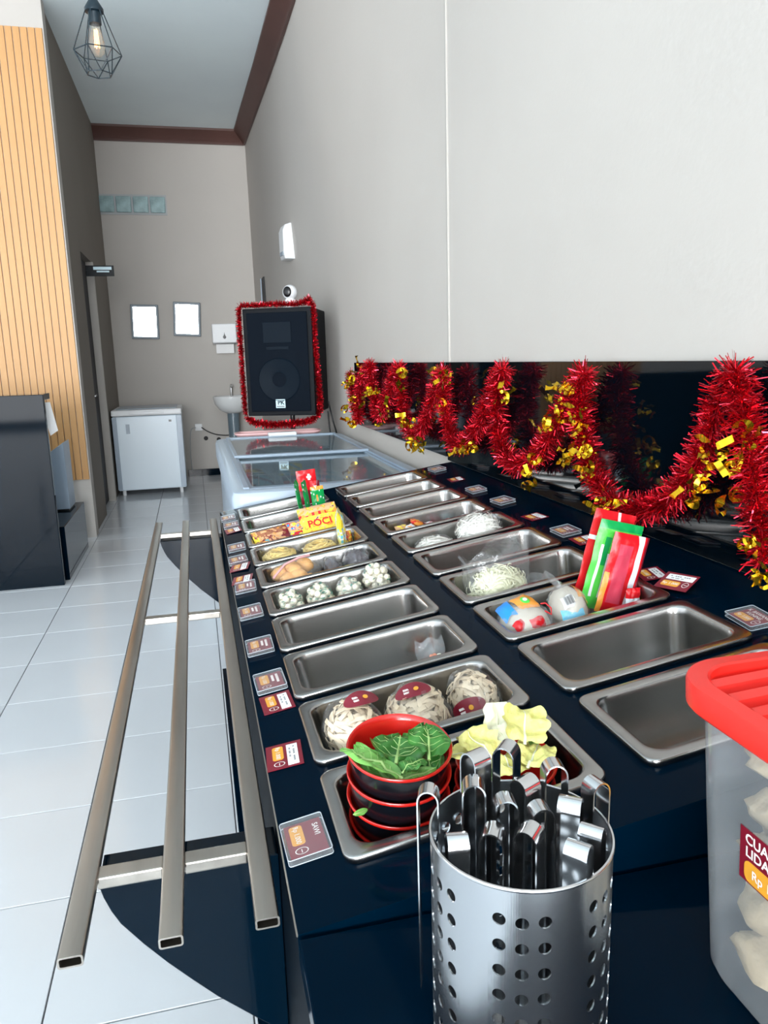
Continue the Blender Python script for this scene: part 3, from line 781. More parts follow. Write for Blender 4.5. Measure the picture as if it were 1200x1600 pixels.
# small packet in the third pan, plus scraps
r = bag('small_packet', .303, 1.262, -.040, 'small clear packet with orange and white crumbs in an empty pan', 'packet')
def packet(wd_, ht, th, seed, nu=12, nv=12):
    off = Vector((seed, seed*.3, 0))
    mb = MB()
    for s2 in (1, -1):
        mb.grid(lambda a, b2, s2=s2: ((a-.5)*wd_*(1+.05*math.sin(b2*9+seed)), s2*th/2*math.sin(PI*a)**.6*math.sin(PI*b2)**.6 + .006*noise.noise(Vector((a*4, b2*4, s2))+off), b2*ht+.004*math.sin(a*11+seed)), nu, nv)
    return mb
o = packet(.055, .060, .022, 2).build('plastic_bag', 'bag_milky', r, smooth=70); o.location = (0, 0, -.012)
cr = MB(); rnd = random.Random(8)
for i in range(26): cr.ball((rnd.uniform(-.016, .018), rnd.uniform(-.006, .006), rnd.uniform(-.004, .014)), rnd.uniform(.003, .006), 6, 4, 0 if rnd.random() < .7 else 1)
cr.build('crumbs', ['crab_orange', 'cabbage_white'], r, smooth=60)['kind'] = 'stuff'
for i, (u, y, w, rz) in enumerate(((.222, 1.245, -.060, 10), (.262, 1.262, -.055, -25))):
    o = packet(.045, .022, .008, i+5).build('plastic_scrap', 'bag_milky', None, smooth=70); place(o, B(u, y, w), QB @ Q(Z_, rz)); tag(o, 'crumpled scrap of clear plastic in the pan with the orange packet', 'plastic scrap', 'plastic scraps in the pan')
# bags of white balls with green herbs
for i, (u, y, w, rx, ry, rz_, lab) in enumerate(((.098, 1.695, -.018, .0300, .058, .042, 'clear bag of white balls and green herbs by the customer end of its pan'), (.168, 1.695, -.018, .0300, .058, .040, 'clear bag of white balls and herbs between two similar bags'),
                                           (.238, 1.69, -.020, .0300, .058, .038, 'clear bag of white balls with little green'), (.308, 1.70, -.008, .0300, .052, .044, 'teal-edged bag of white balls piled highest in its pan'))):
    r = bag('fish_ball_bag', u, y, w, lab, 'bag of balls', 'bags of white balls')
    rnd = random.Random(i+30); mb = MB(); hb = MB(); pts = []
    for t in range(2600):
        p = Vector((rnd.uniform(-1, 1), rnd.uniform(-1, 1), rnd.uniform(-.6, 1)))
        if p.length > 1: continue
        c = Vector((p.x*rx*.9, p.y*ry*.9, p.z*rz_*.9))
        if all((c-q).length > .0148 for q in pts): pts.append(c)
    for c in pts: mb.ball(c, .0082, 10, 7)
    mb.build('white_balls', 'fish_ball', r, smooth=60)['kind'] = 'stuff'
    nh = (60, 70, 24, 26)[i]
    for t in range(nh):
        a = rnd.uniform(0, 6.28); e = rnd.uniform(.1, 1.2); sg = -1 if i == 3 and rnd.random() < .5 else 1
        c = Vector((rx*.98*math.cos(a)*math.cos(e), ry*.98*math.sin(a)*math.cos(e), rz_*.98*math.sin(e)))
        s1 = Vector((rnd.uniform(-1, 1), rnd.uniform(-1, 1), rnd.uniform(-.3, .3)))*.007; s2 = Vector((rnd.uniform(-1, 1), rnd.uniform(-1, 1), 0))*.005
        hb.add([c-s1, c+s2, c+s1, c-s2], [(0, 1, 2, 3)])
    hb.build('herbs', 'herb_green', r)['kind'] = 'stuff'
    bagshell(rx*1.05, ry*1.04, rz_*1.05, i+9, .10).build('plastic_bag', 'bag_milky' if i == 2 else 'bag', r, smooth=70)
# buns and two dark bags
r = bag('bun_bag', .139, 1.913, -.012, 'clear zip bag of golden buns with a pink seal', 'bag of buns', None, 4)
rnd = random.Random(3)
for i, (x, y, z) in enumerate(((-.045, .03, .008), (.0, .035, .010), (.04, .04, .012), (-.03, -.02, .0), (.005, -.025, .004), (-.05, -.05, -.01), (.03, -.04, -.012), (.0, 0, .012))):
    o = lump(i+40, (.027, .024, .020), 1.2, .2, 14, 9).build('bun', 'bun', r, smooth=70); o.location = (x, y, z)
bagshell(.080, .070, .040, 21, .06).build('plastic_bag', 'bag', r, smooth=70)
r.scale = (.84, .90, 1); mb = MB(); mb.tube([(-.075, -.045, .022), (-.03, -.01, .040), (.02, .015, .042), (.06, .04, .036)], .0035, 6); mb.build('zip_seal', 'pink_seal', r, smooth=60)
for i, (u, w, rx, ry, rz_, lab) in enumerate(((.237, -.024, .022, .045, .036, 'small dark bag with a shiny crumpled top beside the buns'), (.303, -.018, .033, .050, .042, 'larger dark glossy bag at the inner end of the bun pan'))):
    r = bag('dark_bag', u, 1.92, w, lab, 'bag of food', None, 12)
    bagshell(rx*.84, ry*.84, rz_*.8, i+60, .25, 3).build('contents', 'dark_food', r, smooth=60)
    bagshell(rx, ry, rz_, i+66, .3, 3.2, 30, 20).build('plastic_bag', 'bag', r, smooth=40)
# yellow noodle nests
for i, (u, lab) in enumerate(((.122, 'bagged nest of yellow noodles near the customer edge'), (.234, 'bagged nest of yellow noodles in the middle of its pan'))):
    r = bag('noodle_nest', u, 2.14, -.012, lab, 'noodles', 'yellow noodle nests')
    mb = MB(); rnd = random.Random(i)
    for k in range(46):
        rr = rnd.uniform(.018, .046); ph = rnd.uniform(0, 6.28); zz = .020*math.cos(rr/.048*1.4)+rnd.uniform(-.004, .004); pts = []
        for q in range(14):
            a = ph+q*.30; pts.append((rr*1.05*math.cos(a)+rnd.uniform(-.001, .001), rr*math.sin(a)*1.15, zz+.004*math.sin(a*3+k)))
        mb.tube(pts, .0017, 4, caps=False)
    mb.build('noodles', 'noodle_yellow', r, smooth=60)['kind'] = 'stuff'
    MB().ball((0, 0, -.006), (.042, .047, .020), 14, 8).build('noodle_core', 'noodle_yellow', r, smooth=60)
    bagshell(.053, .060, .032, i+13, .10).build('plastic_bag', 'bag', r, smooth=70)

def pack(name, wd_, ht, th, cols, mfn, parent=None, seed=0, seal=.08, nu=16, nv=22):
    """pillow packet standing in x-z, front towards -y; bottom centre at the origin"""
    mb = MB(); off = Vector((seed*1.3, seed*.7, seed))
    for s2 in (-1, 1):
        def fn(a, b2, s2=s2):
            e = max(0, min(1, (b2)/seal))*max(0, min(1, (1-b2)/seal)); e = min(1, e)
            bulge = th/2*(math.sin(PI*a)**.55 if 0 < a < 1 else 0)*e
            wr = .003*noise.noise(Vector((a*5, b2*6, 0))+off)
            return ((a-.5)*wd_, s2*bulge+wr + s2*.0003, b2*ht)
        mb.grid(fn, nu, nv, 0, lambda a, b2, s2=s2: mfn(a, b2, s2))
    return mb.build(name, cols, parent, smooth=50)
# upright seasoning packets in the wall row
pg = 'seasoning packets standing in the pan'
o = pack('seasoning_packet', .092, .195, .010, ['pk_red', 'pk_white', 'pk_green'], lambda a, b2, s2: 1 if (b2 > .72 and abs(a-.62) < .03 and b2 < .985) or abs(b2-.70) < .02 else 0, seed=1)
place(o, B(.661, 1.314, -.036), QB @ Q(Z_, 2) @ Q(Y_, 24)); tag(o, 'red seasoning packet standing behind the green one', 'packet', pg)
o = pack('seasoning_packet', .092, .178, .012, ['pk_lgreen', 'pk_white', 'pk_green', 'pk_red', 'pk_orange'], lambda a, b2, s2: (2 if b2 > .93 else 1 if (b2 < .72 and b2 > .15 and (abs(a-.16-.05*(b2-.5)) < .03 or abs(a-.36) < .03 and b2 < .62)) else 4 if (b2 < .5 and a > .5) else 2 if abs(a-.24) < .045 and .5 < b2 < .8 else 0) if s2 < 0 else 0, seed=2)
place(o, B(.660, 1.288, -.036), QB @ Q(Z_, -2) @ Q(Y_, 23)); tag(o, 'bright green seasoning packet standing between two red ones', 'packet', pg)
o = pack('seasoning_packet', .078, .158, .014, ['pk_red', 'pk_white', 'pk_pink', 'pk_dred', 'pk_orange'], lambda a, b2, s2: (1 if .66 < a < .86 else 2 if .2 < a < .56 and .15 < b2 < .85 else 3 if a > .93 else 4 if a < .1 and b2 < .5 else 0) if s2 < 0 else 0, seed=3)
place(o, B(.668, 1.258, -.036), QB @ Q(Z_, 2) @ Q(Y_, 24)); tag(o, 'red seasoning packet with a white stripe standing in front of the green one', 'packet', pg)
o = pack('small_sachet', .03, .06, .01, ['pk_white', 'pk_blue', 'pk_red'], lambda a, b2, s2: 1 if b2 < .3 else 2 if b2 > .7 else 0, seed=6)
place(o, B(.690, 1.222, -.040), QB @ Q(Y_, 10)); tag(o, 'small white and blue sachet beside the seasoning packets', 'sachet')
# bread bags
r = bag('bread_bag', .492, 1.262, -.012, 'clear bread bag printed blue, yellow and red', 'bread bag', None, 8)
bagshell(.062, .058, .042, 71, .10).build('plastic_bag', 'bag_milky', r, smooth=60)
bagshell(.056, .052, .038, 74, .08).build('loaf', 'bread', r, smooth=60)
def patch(name, mat, parent, c, sx, sy, rx, ry, rz, seed=0, sub=None):
    mb = MB().grid(lambda a, b2: ((a-.5)*sx, (b2-.5)*sy*(1+.1*math.sin(a*7+seed)), -.010*((a-.5)**2+(b2-.5)**2)*4*.5+.002*noise.noise(Vector((a*4+seed, b2*4, 0)))), 8, 8)
    o = mb.build(name, mat, parent, smooth=70); place(o, c, Q(Z_, rz) @ Q(Y_, ry) @ Q(X_, rx)); return o
patch('blue_print', 'pk_sky', r, (-.040, .012, .038), .034, .050, 10, -28, -15, 1)
yp = patch('yellow_print', 'pk_orange', r, (.012, .004, .047), .050, .044, 16, 0, 5, 2)
MB().lathe([(.0003, .0012), (.008, .0006), (.011, -.0006)], 16).build('round_mark', 'pk_lgreen', yp)
MB().ball((0, 0, .0016), (.006, .005, .002), 10, 6).build('face_mark', 'pk_white', yp)
patch('red_print', 'pk_red', r, (.002, -.052, .020), .036, .022, 62, 0, 0, 3); patch('red_print', 'pk_red', r, (-.040, -.040, .022), .026, .020, 48, -20, 0, 5)
patch('blue_print', 'pk_blue', r, (.014, -.058, -.002), .014, .010, 75, 0, 0, 4)
mb = MB().grid(lambda a, b2: (.01+.050*a, -.03-.035*b2+.008*math.sin(a*8), .012-.03*b2+.008*noise.noise(Vector((a*5, b2*5, 2)))), 12, 10); mb.build('loose_wrap', 'bag_milky', r, smooth=60)
mb = MB().tube([(.035, -.02, .040), (.042, -.028, .042), (.046, -.040, .034), (.040, -.046, .024), (.030, -.038, .032)], .0016, 6); mb.build('twist_tie', 'pk_red', r, smooth=60)
r.scale = (.80, 1.0, .95)
r = bag('bread_bag', .583, 1.262, -.008, 'clear bread bag with a barcode, knotted at the top', 'bread bag', None, -12)
bagshell(.048, .054, .040, 77, .08).build('loaf', 'bread', r, smooth=60)
bagshell(.052, .058, .044, 80, .12).build('plastic_bag', 'bag_milky', r, smooth=60)
patch('orange_print', 'pk_orange', r, (.040, .006, .030), .030, .062, 0, 42, 0, 1); patch('blue_print', 'pk_cyan', r, (-.004, -.054, .006), .060, .024, 66, 0, 0, 2)
bc = patch('barcode_label', 'paper', r, (-.008, -.042, .034), .036, .026, 42, -6, 8, 3)
for k in range(10):
    MB().box(-.0125+.0026*k, -.0125+.0026*k+(.0007, .0014, .001)[k % 3], -.009, .009, .0008, .0014).build('barcode_bar', 'plastic_black', bc)
mb = MB().grid(lambda a, b2: (-.010-.035*b2+.004*math.sin(a*9), .010+(a-.5)*(.012+.05*b2), .046+.026*b2+.008*math.sin(a*7+b2*3)), 10, 8); mb.build('knotted_end', 'bag_milky', r, smooth=60)
r.scale = (.70, 1.0, .92)
# shredded cabbage noodles in the tall open bag
r = bag('noodle_bag', .522, 1.458, -.012, 'open clear bag of pale shredded noodles standing tall', 'bag of noodles', None, 6)
s_ = strands(620, .068, .054, .060, 91, .0026, .0010, 1.1).build('shreds', 'vermicelli_pale', r, smooth=50); s_['kind'] = 'stuff'
lump(92, (.056, .045, .050), 2.2, .3, 22, 14).build('shred_core', 'vermicelli_pale', r, smooth=70)
def openbag(hw, hd, h0, h1, seed, n=32, rows=12):
    mb = MB(); loops = []
    for k in range(rows+1):
        t = k/rows; L = []
        for i in range(n):
            a = 2*PI*i/n; top = h1*(1+.45*noise.noise(Vector((math.cos(a)*1.6, math.sin(a)*1.6, seed))))
            rr = 1+.12*noise.noise(Vector((math.cos(a)*2, math.sin(a)*2, t*4+seed))) + (.10*t*t)*math.sin(a*5+seed)
            z = h0+(top-h0)*t
            L.append((hw*rr*math.cos(a), hd*rr*math.sin(a)*(1-.45*t), z))
        loops.append(L)
    mb.loft(loops); return mb
openbag(.076, .062, -.06, .100, 3.3).build('plastic_bag', 'bag', r, smooth=60)
mb = MB().grid(lambda a, b2: (.055+.062*a, -.03+.06*b2+.01*math.sin(a*6), -.020+.035*math.sin(a*2.6)*(.6+.4*math.sin(b2*5))+.026*noise.noise(Vector((a*4, b2*4, 1)))), 12, 12); mb.build('bag_flap', 'bag', r, smooth=60)
mb = MB().grid(lambda a, b2: (-.062+.010*math.sin(b2*4)-.012*b2, -.012+.024*a, .02+.085*b2+.004*math.sin(a*8)), 6, 12); mb.build('bag_flap', 'bag_milky', r, smooth=60)
o = pack('red_sachet', .05, .03, .008, ['pk_red'], lambda a, b2, s2: 0, seed=9); place(o, B(.668, 1.455, -.085), QB @ Q(X_, -60)); tag(o, 'small red sachet lying in the pan behind the bread', 'sachet')
# vermicelli heap in two bags
for i, (u, y, w, rx, ry, rz_, lab) in enumerate(((.508, 1.89, -.024, .052, .054, .032, 'low clear bag of white vermicelli'), (.645, 1.895, -.004, .062, .058, .050, 'tall clear bag of white vermicelli heaped above the pan rim'))):
    r = bag('vermicelli_bag', u, y, w, lab, 'bag of noodles', 'vermicelli bags', 5)
    s_ = strands(460, rx, ry, rz_, 100+i, .0030, .0010, 1.2).build('threads', 'vermicelli', r, smooth=50); s_['kind'] = 'stuff'
    lump(95+i, (rx*.80, ry*.80, rz_*.78), 2.4, .3, 22, 14).build('thread_core', 'vermicelli', r, smooth=70)
    bagshell(rx*1.06, ry*1.06, rz_*1.08, 110+i, .12, 3).build('plastic_bag', 'bag', r, smooth=60)
# wrapped sweets
for i, (u, y, mts) in enumerate(((.490, 2.115, ['pk_tan', 'pk_yellow']), (.528, 2.105, ['pk_white', 'pk_orange']), (.556, 2.14, ['pk_orange', 'pk_red']), (.60, 2.12, ['pk_white', 'pk_pink']), (.64, 2.125, ['pk_pink', 'pk_white']), (.67, 2.13, ['pk_white', 'pk_teal']))):
    o = pack('wrapped_sweet', .036, .048, .018, mts, lambda a, b2, s2, i=i: 1 if (a*3+b2*2+i*.3) % 1.4 > .9 else 0, None, i+20, .2, 10, 12)
    place(o, B(u, y, -.034), QB @ Q(Z_, i*37) @ Q(X_, -55)); tag(o, 'small %s sachet in the sweets pan' % ['tan and yellow', 'white and orange', 'orange and red', 'white and pink', 'mostly pink', 'white and teal'][i], 'sachet', 'small sachets in the pan')
o = pack('red_scrap', .06, .035, .012, ['pk_red', 'pk_white'], lambda a, b2, s2: 1 if abs(a-.4) < .12 and b2 > .5 else 0, None, 31); place(o, B(.655, 2.545, -.062), QB @ Q(X_, -50)); tag(o, 'flattened red packet alone in its steel pan', 'packet')
o = lump(140, (.022, .014, .006), 1.5, .2).build('pale_slice', 'cabbage_white', None, smooth=70); place(o, B(.50, .868, -.100), QB); tag(o, 'pale round slice at the bottom of the pan beside the tub', 'food slice', 'pale slices in the pan')
o = lump(141, (.016, .014, .006), 1.5, .2).build('pale_slice', 'cabbage_white', None, smooth=70); place(o, B(.545, .866, -.100), QB); tag(o, 'pale round slice at the bottom of the pan beside the tub', 'food slice', 'pale slices in the pan')
# snack packets
def snack(u, y, w, wd_, ht, q, cols, mfn, lab, seed, name='snack_packet'):
    nc = len(cols)
    def busy(a, b2, s2):
        n1 = noise.noise(Vector((a*6+seed, b2*7, seed*.7)))
        return int((n1*7+3.5)) % nc if n1 > .12 or n1 < -.30 else mfn(a, b2, s2)
    o = pack(name, wd_, ht, .024, cols, busy, None, seed, .12, 30, 34); place(o, B(u, y, w), QB @ q); tag(o, lab, 'packet', 'snack packets in the pans'); return o
snack(.108, 2.285, -.045, .115, .11, Q(Z_, 10) @ Q(X_, -52), ['pk_tan', 'pk_orange', 'pk_yellow', 'pk_teal', 'pk_dred', 'pk_brown'], lambda a, b2, s2: 2 if a < .12 else 1 if a < .24 and b2 < .6 else 3 if abs(a-.32) < .04 and b2 < .6 else 4 if a > .82 else 5 if b2 > .72 else 0, 'tan snack packet with a yellow corner and dark red end', 41)
snack(.195, 2.285, -.045, .105, .115, Q(Z_, -4) @ Q(X_, -50), ['pk_yellow', 'pk_blue', 'pk_tan', 'pk_white', 'pk_red', 'pk_sky'], lambda a, b2, s2: 1 if a > .84 else 0 if a < .08 else 2 if b2 > .6 else 5 if a > .6 and b2 < .4 else 4 if abs(b2-.5) < .05 else 3 if a > .45 and b2 < .5 else 0, 'yellow and blue snack packet between two other packets', 42)
o = snack(.300, 2.285, -.045, .125, .135, Q(Z_, 2) @ Q(X_, -40), ['pk_yellow', 'pk_tan', 'pk_navy', 'pk_red', 'pk_orange'], lambda a, b2, s2: 1 if b2 > .78 else 3 if .70 < b2 <= .78 and int(a*12) % 2 == 0 else 2 if b2 < .22 and int(a*7) % 3 != 1 else 3 if b2 < .28 else 4 if b2 > .70 else 0, 'yellow snack packet with big red capital letters', 43)
text('pack_text', 'POCI', .034, 'pk_red', o, (-.004, -.0150, .066), Q(X_, 90), .0008)
o = snack(.345, 2.31, -.030, .055, .075, Q(Z_, 2) @ Q(X_, -25), ['pk_yellow', 'pk_blue', 'pk_orange', 'pk_white'], lambda a, b2, s2: 1 if b2 > .8 and a > .5 else 2 if abs(a-.6) < .12 and abs(b2-.35) < .1 else 0, 'small yellow packet poking up behind the lettered one', 44)
snack(.305, 2.130, -.075, .060, .165, Q(Z_, 78) @ Q(X_, 2) @ Q(Y_, 0), ['pk_yellow', 'pk_white', 'pk_teal'], lambda a, b2, s2: 0 if a < .2 or a > .85 or b2 > .8 else 1 if (int(b2*9)+int(a*4)) % 2 else 0, 'yellow and white packet standing edge-on beside the noodle nests', 45)
snack(.325, 2.165, -.060, .034, .070, Q(Z_, -8) @ Q(X_, -10), ['pk_brown', 'pk_yellow', 'pk_red', 'pk_dred'], lambda a, b2, s2: 1 if a > .82 or a < .08 else 2 if b2 > .72 else 3, 'dark red and yellow packet in the end of the noodle-nest pan', 46)
# upright packets by the freezer end
gp = lambda a, b2, s2: 1 if noise.noise(Vector((a*14, b2*22, 5))) > .52 else 2 if b2 > .90 else 0
upr = [(.250, 2.575, -.045, .050, .165, Q(Z_, 72), ['pk_green', 'pk_white', 'pk_green'], gp, 'green packet leaning at the outer end of the upright packets'),
       (.276, 2.575, -.045, .050, .158, Q(Z_, 66), ['pk_green', 'pk_white', 'pk_green'], gp, 'green packet turned sideways second in the upright packets'),
       (.300, 2.755, -.045, .072, .165, Q(Z_, 3) @ Q(Y_, 4), ['pk_red', 'pk_white', 'pk_dred'], lambda a, b2, s2: 1 if (a-.62)**2*.6+(b2-.84)**2*2 < .006 else 2 if b2 < .55 else 0, 'red packet standing tallest behind the green ones'),
       (.313, 2.590, -.045, .046, .128, Q(Z_, 0) @ Q(Y_, 3), ['pk_green', 'pk_white', 'pk_orange'], lambda a, b2, s2: 2 if abs(a-.45) < .07 and .6 < b2 < .78 else gp(a, b2, s2), 'green packet facing out in front of the red one'),
       (.322, 2.712, -.045, .034, .128, Q(Z_, -8) @ Q(Y_, 4), ['pk_red', 'pk_white', 'pk_dred'], lambda a, b2, s2: 1 if .35 < a < .68 and b2 < .85 else 2 if a >= .68 else 0, 'red packet with a white stripe at the inner end of the upright packets')]
for i, (u, y, w_, wd_, ht, q, cols, fn, lab) in enumerate(upr):
    o = pack('seasoning_packet', wd_, ht, .010, cols, fn, None, 60+i); place(o, B(u, y, w_), QB @ q); tag(o, lab, 'packet', 'upright packets by the freezer')

# ------------------------------------------------------------------ tinsel garlands
def catmull(pts, n):
    P_ = [Vector(p) for p in pts]; out = []
    for i in range(len(P_)-1):
        a, b2, c, d_ = P_[max(0, i-1)], P_[i], P_[i+1], P_[min(len(P_)-1, i+2)]
        for k in range(n):
            t = k/n
            out.append(.5*((2*b2)+(-a+c)*t+(2*a-5*b2+4*c-d_)*t*t+(-a+3*b2-3*c+d_)*t**3))
    out.append(P_[-1]); return out
def tinsel(path, per_m, rad, seed, wid=.0013, keep=None):
    rnd = random.Random(seed); mb = MB()
    for a, b2 in zip(path, path[1:]):
        L = (b2-a).length; n = L*per_m; n = int(n)+(1 if rnd.random() < n-int(n) else 0)
        t = (b2-a).normalized()
        for k in range(n):
            c = a.lerp(b2, rnd.random())
            dr = Vector((rnd.gauss(0, 1), rnd.gauss(0, 1), rnd.gauss(0, 1))); dr = (dr - t*dr.dot(t)*.55).normalized()
            ln = rad*rnd.uniform(.55, 1.08)
            sd = dr.cross(Vector((rnd.gauss(0, 1), rnd.gauss(0, 1), rnd.gauss(0, 1)))).normalized()*wid*rnd.uniform(.6, 1.2)
            bend = dr.orthogonal().normalized()*ln*rnd.uniform(-.22, .22)
            m_ = c+dr*ln*.55+bend; e = c+dr*ln+bend*.4
            if keep and not all(keep(c.lerp(m_, q/6)) and keep(m_.lerp(e, q/6)) for q in range(7)): continue
            mi = 0 if rnd.random() < .6 else 1 if rnd.random() < .6 else 2
            mb.add([c-sd, c+sd, m_+sd, m_-sd, e+sd*.8, e-sd*.8], [(0, 1, 2, 3), (3, 2, 4, 5)], mi)
    return mb
def foil(seed):
    """curled strip of gold foil: rings and ribbons"""
    rnd = random.Random(seed); mb = MB()
    for k in range(rnd.choice((3, 4, 4, 5))):
        c = Vector((rnd.uniform(-1, 1), rnd.uniform(-1, 1), rnd.uniform(-1.4, .6)))*.013; R_ = rnd.uniform(.006, .012); ri = R_*rnd.uniform(.35, .6)
        q = Euler((rnd.uniform(0, 6), rnd.uniform(0, 6), rnd.uniform(0, 6))).to_quaternion(); n = 12; span = rnd.uniform(.65, 1.0)
        loops = []
        for i in range(n+1):
            a = 2*PI*i/n*span
            loops.append([tuple(c+q @ Vector((ri*math.cos(a), ri*math.sin(a), .004*math.sin(a*1.5)))), tuple(c+q @ Vector((R_*math.cos(a), R_*math.sin(a), .004*math.cos(a*1.3))))])
        mb.loft(loops, wrap=False)
    for k in range(2):
        c = Vector((rnd.uniform(-1, 1), rnd.uniform(-1, 1), rnd.uniform(-1, 1)))*.012; q = Euler((rnd.uniform(0, 6), rnd.uniform(0, 6), rnd.uniform(0, 6))).to_quaternion()
        mb.loft([[tuple(c+q @ Vector((-.004, .005*j, .003*math.sin(j*1.1)))), tuple(c+q @ Vector((.004, .005*j, .003*math.cos(j*1.3))))] for j in range(5)], wrap=False)
    return mb.mesh('gold_curl', 'gold_foil', smooth=50)
GP = [(1.103, .871), (1.125, .959), (1.157, 1.07), (1.188, 1.159), (1.207, 1.205), (1.24, 1.157), (1.284, 1.056), (1.338, .979), (1.422, .917), (1.533, .886), (1.648, .904), (1.723, .961), (1.767, 1.054), (1.779, 1.151), (1.765, 1.196), (1.829, 1.132), (1.918, 1.045), (2.037, .954), (2.189, .908), (2.292, .949), (2.341, 1.049), (2.32, 1.153), (2.289, 1.202), (2.403, 1.088), (2.543, .979), (2.722, .910), (2.825, .963), (2.884, 1.089), (2.912, 1.185), (3.073, 1.028), (3.272, .910), (3.462, .935), (3.54, 1.092), (3.576, 1.20), (3.793, 1.051), (4.001, .94), (4.136, 1.072), (4.179, 1.208), (4.474, 1.061), (4.542, .88), (4.67, 1.015), (4.742, 1.16)]
gar = empty('tinsel_garland', (.940, 2.9, .85), None, 'thick red tinsel garland with gold foil curls swagged along the black wall panel', 'garland')
KG = .940/.955; GP = [(y*KG, EYE+(z-EYE)*KG) for y, z in GP]
base = Vector((.940, 2.9, .85))
pth = [p-base for p in catmull([(.940, y, z) for y, z in GP], 10)]
t_ = tinsel(pth, 4200, .044, 1, .0013, lambda p: p.x < .0490); t_.build('tinsel_strands', ['tinsel_red', 'tinsel_dark', 'tinsel_pink'], gar)['kind'] = 'stuff'
MB().tube([tuple(p) for p in pth], .0025, 5).build('core_wire', 'tinsel_dark', gar)
foils = [foil(i) for i in range(8)]
GO = [(1.806, 1.167), (1.712, 1.108), (1.861, 1.074), (1.773, .982), (1.673, .97), (1.541, .891), (1.622, .891), (1.234, 1.009), (1.183, 1.046), (1.212, 1.066), (1.16, .985), (1.08, .915), (1.053, .876), (1.129, 1.097), (1.926, 1.06), (2.513, .95), (2.636, .915), (2.875, 1.066), (3.398, 1.156), (3.993, 1.078), (4.492, 1.137), (4.156, 1.038), (3.719, .992), (3.357, .984), (4.576, .885), (2.006, .898), (1.985, .938), (3.259, .877), (3.107, .892), (2.791, 1.166), (4.301, 1.194), (1.252, .988), (1.707, 1.013), (2.223, 1.118), (4.62, .96), (4.68, 1.1), (4.55, 1.02), (1.75, 1.05), (1.835, 1.12), (1.59, .905)]
rnd = random.Random(4)
for i, (y, z) in enumerate(GO):
    o = link('gold_curl', foils[i % 8], gar); k = 1.5 if y < 2 else 1.7 if y < 3 else 2.3
    o.location = Vector((.900+rnd.uniform(-.006, .012), y*KG, EYE+(z-EYE)*KG))-base; o.rotation_euler = (rnd.uniform(-.6, .6), rnd.uniform(-.6, .6), rnd.uniform(-1, 1)); o.scale = (k, k, k)

# ------------------------------------------------------------------ loudspeaker on its stand
A = 23.0; spq = Q(Z_, -A)
FR = Vector((.812, 5.30, .868)); wv = Vector((math.cos(math.radians(A)), -math.sin(math.radians(A)), 0)); SW, SH, SD = .49, .735, .40
spo = FR - wv*SW/2
spk = empty('loudspeaker', spo, spq, 'large black loudspeaker trimmed with red tinsel on a stand', 'loudspeaker')
MB().loft([[(-SW/2, 0, 0), (SW/2, 0, 0), (SW/2, 0, SH), (-SW/2, 0, SH)], [(-SW/2+.05, SD, .02), (SW/2, SD, .02), (SW/2, SD, SH-.01), (-SW/2+.05, SD, SH-.01)]], 0, True, True).build('cabinet', 'speaker_black', spk, bevel=.008)
MB().box(-SW/2+.03, SW/2-.03, -.012, .0, .03, SH-.03).build('grille', 'grille', spk, bevel=.006)
mb = MB(); mb.box(-.10, .10, -.016, -.011, .50, .64); gq = mb.build('horn', 'cone_black', spk, bevel=.003)
MB().box(-.08, .08, -.017, -.011, .455, .475).build('port_slot', 'cone_black', spk)
MB().lathe([(.05, 0), (.06, .004), (.135, .0), (.145, .004), (.150, 0)], 40).build('woofer_ring', 'cone_black', spk, smooth=50)
o = spk.children[-1]; place(o, (.0, -.012, .25), Q(X_, 90))
bd = MB().box(-.034, .034, -.015, -.012, -.03, .03).build('badge', 'sign_pale', spk); bd.location = (.0, 0, .085)
text('badge_text', 'PK', .042, 'cone_black', bd, (.004, -.0162, .006), Q(X_, 90), .001)
MB().box(-.028, .028, -.0165, -.0150, -.024, -.016).build('badge_line', 'print_grey', bd)
st = empty('speaker_stand', (spo.x+.10, spo.y+.20, 0), None, 'black tripod speaker stand behind the glass-topped freezer', 'speaker stand')
MB().tube([(0, 0, .12), (0, 0, .862)], .018, 12).build('pole', 'plastic_black', st, smooth=50)
MB().tube([(0, 0, .60), (0, 0, .68)], .026, 12).build('collar', 'plastic_black', st, smooth=50)
for k in range(3):
    a = math.radians(90+120*k); MB().tube([(.02*math.cos(a), .02*math.sin(a), .45), (.12*math.cos(a), .12*math.sin(a), .012)], .011, 8).build('leg', 'plastic_black', st, smooth=50)
gt = empty('tinsel_garland', spo, spq, 'thin red tinsel garland framing the loudspeaker', 'garland')
hw_, oo = SW/2, .012
loop_ = [(-hw_-oo, -.01, SH+.005), (-hw_-oo, -.01, SH*.6), (-hw_-oo, -.01, SH*.25), (-hw_+.01, -.01, -.02), (-hw_*.3, -.01, -.06), (hw_*.3, -.01, -.055), (hw_*.9, -.01, -.03), (hw_+.02, .03, .05), (hw_+.015, .03, SH*.35), (hw_+.008, .01, SH*.65), (hw_+.01, .0, SH-.02), (hw_, -.01, SH+.03)]
top_ = [(-hw_-oo, -.01, SH+.015), (-hw_*.6, .0, SH+.012), (0, .0, SH+.018), (hw_*.6, .0, SH+.012), (hw_, .0, SH+.05)]
outs = lambda p: not (-SW/2-.003 < p.x < SW/2+.003 and -.021 < p.y < SD+.01 and -.003 < p.z < SH+.003)
mb = tinsel(catmull(loop_, 8), 5200, .034, 7, .0018, outs); m2_ = tinsel(catmull(top_, 8), 5200, .036, 8, .0018, outs)
mb.add(m2_.v, m2_.f); mb.mi[-len(m2_.mi):] = m2_.mi
mb.build('tinsel_strands', ['tinsel_red', 'tinsel_dark', 'tinsel_pink'], gt)['kind'] = 'stuff'
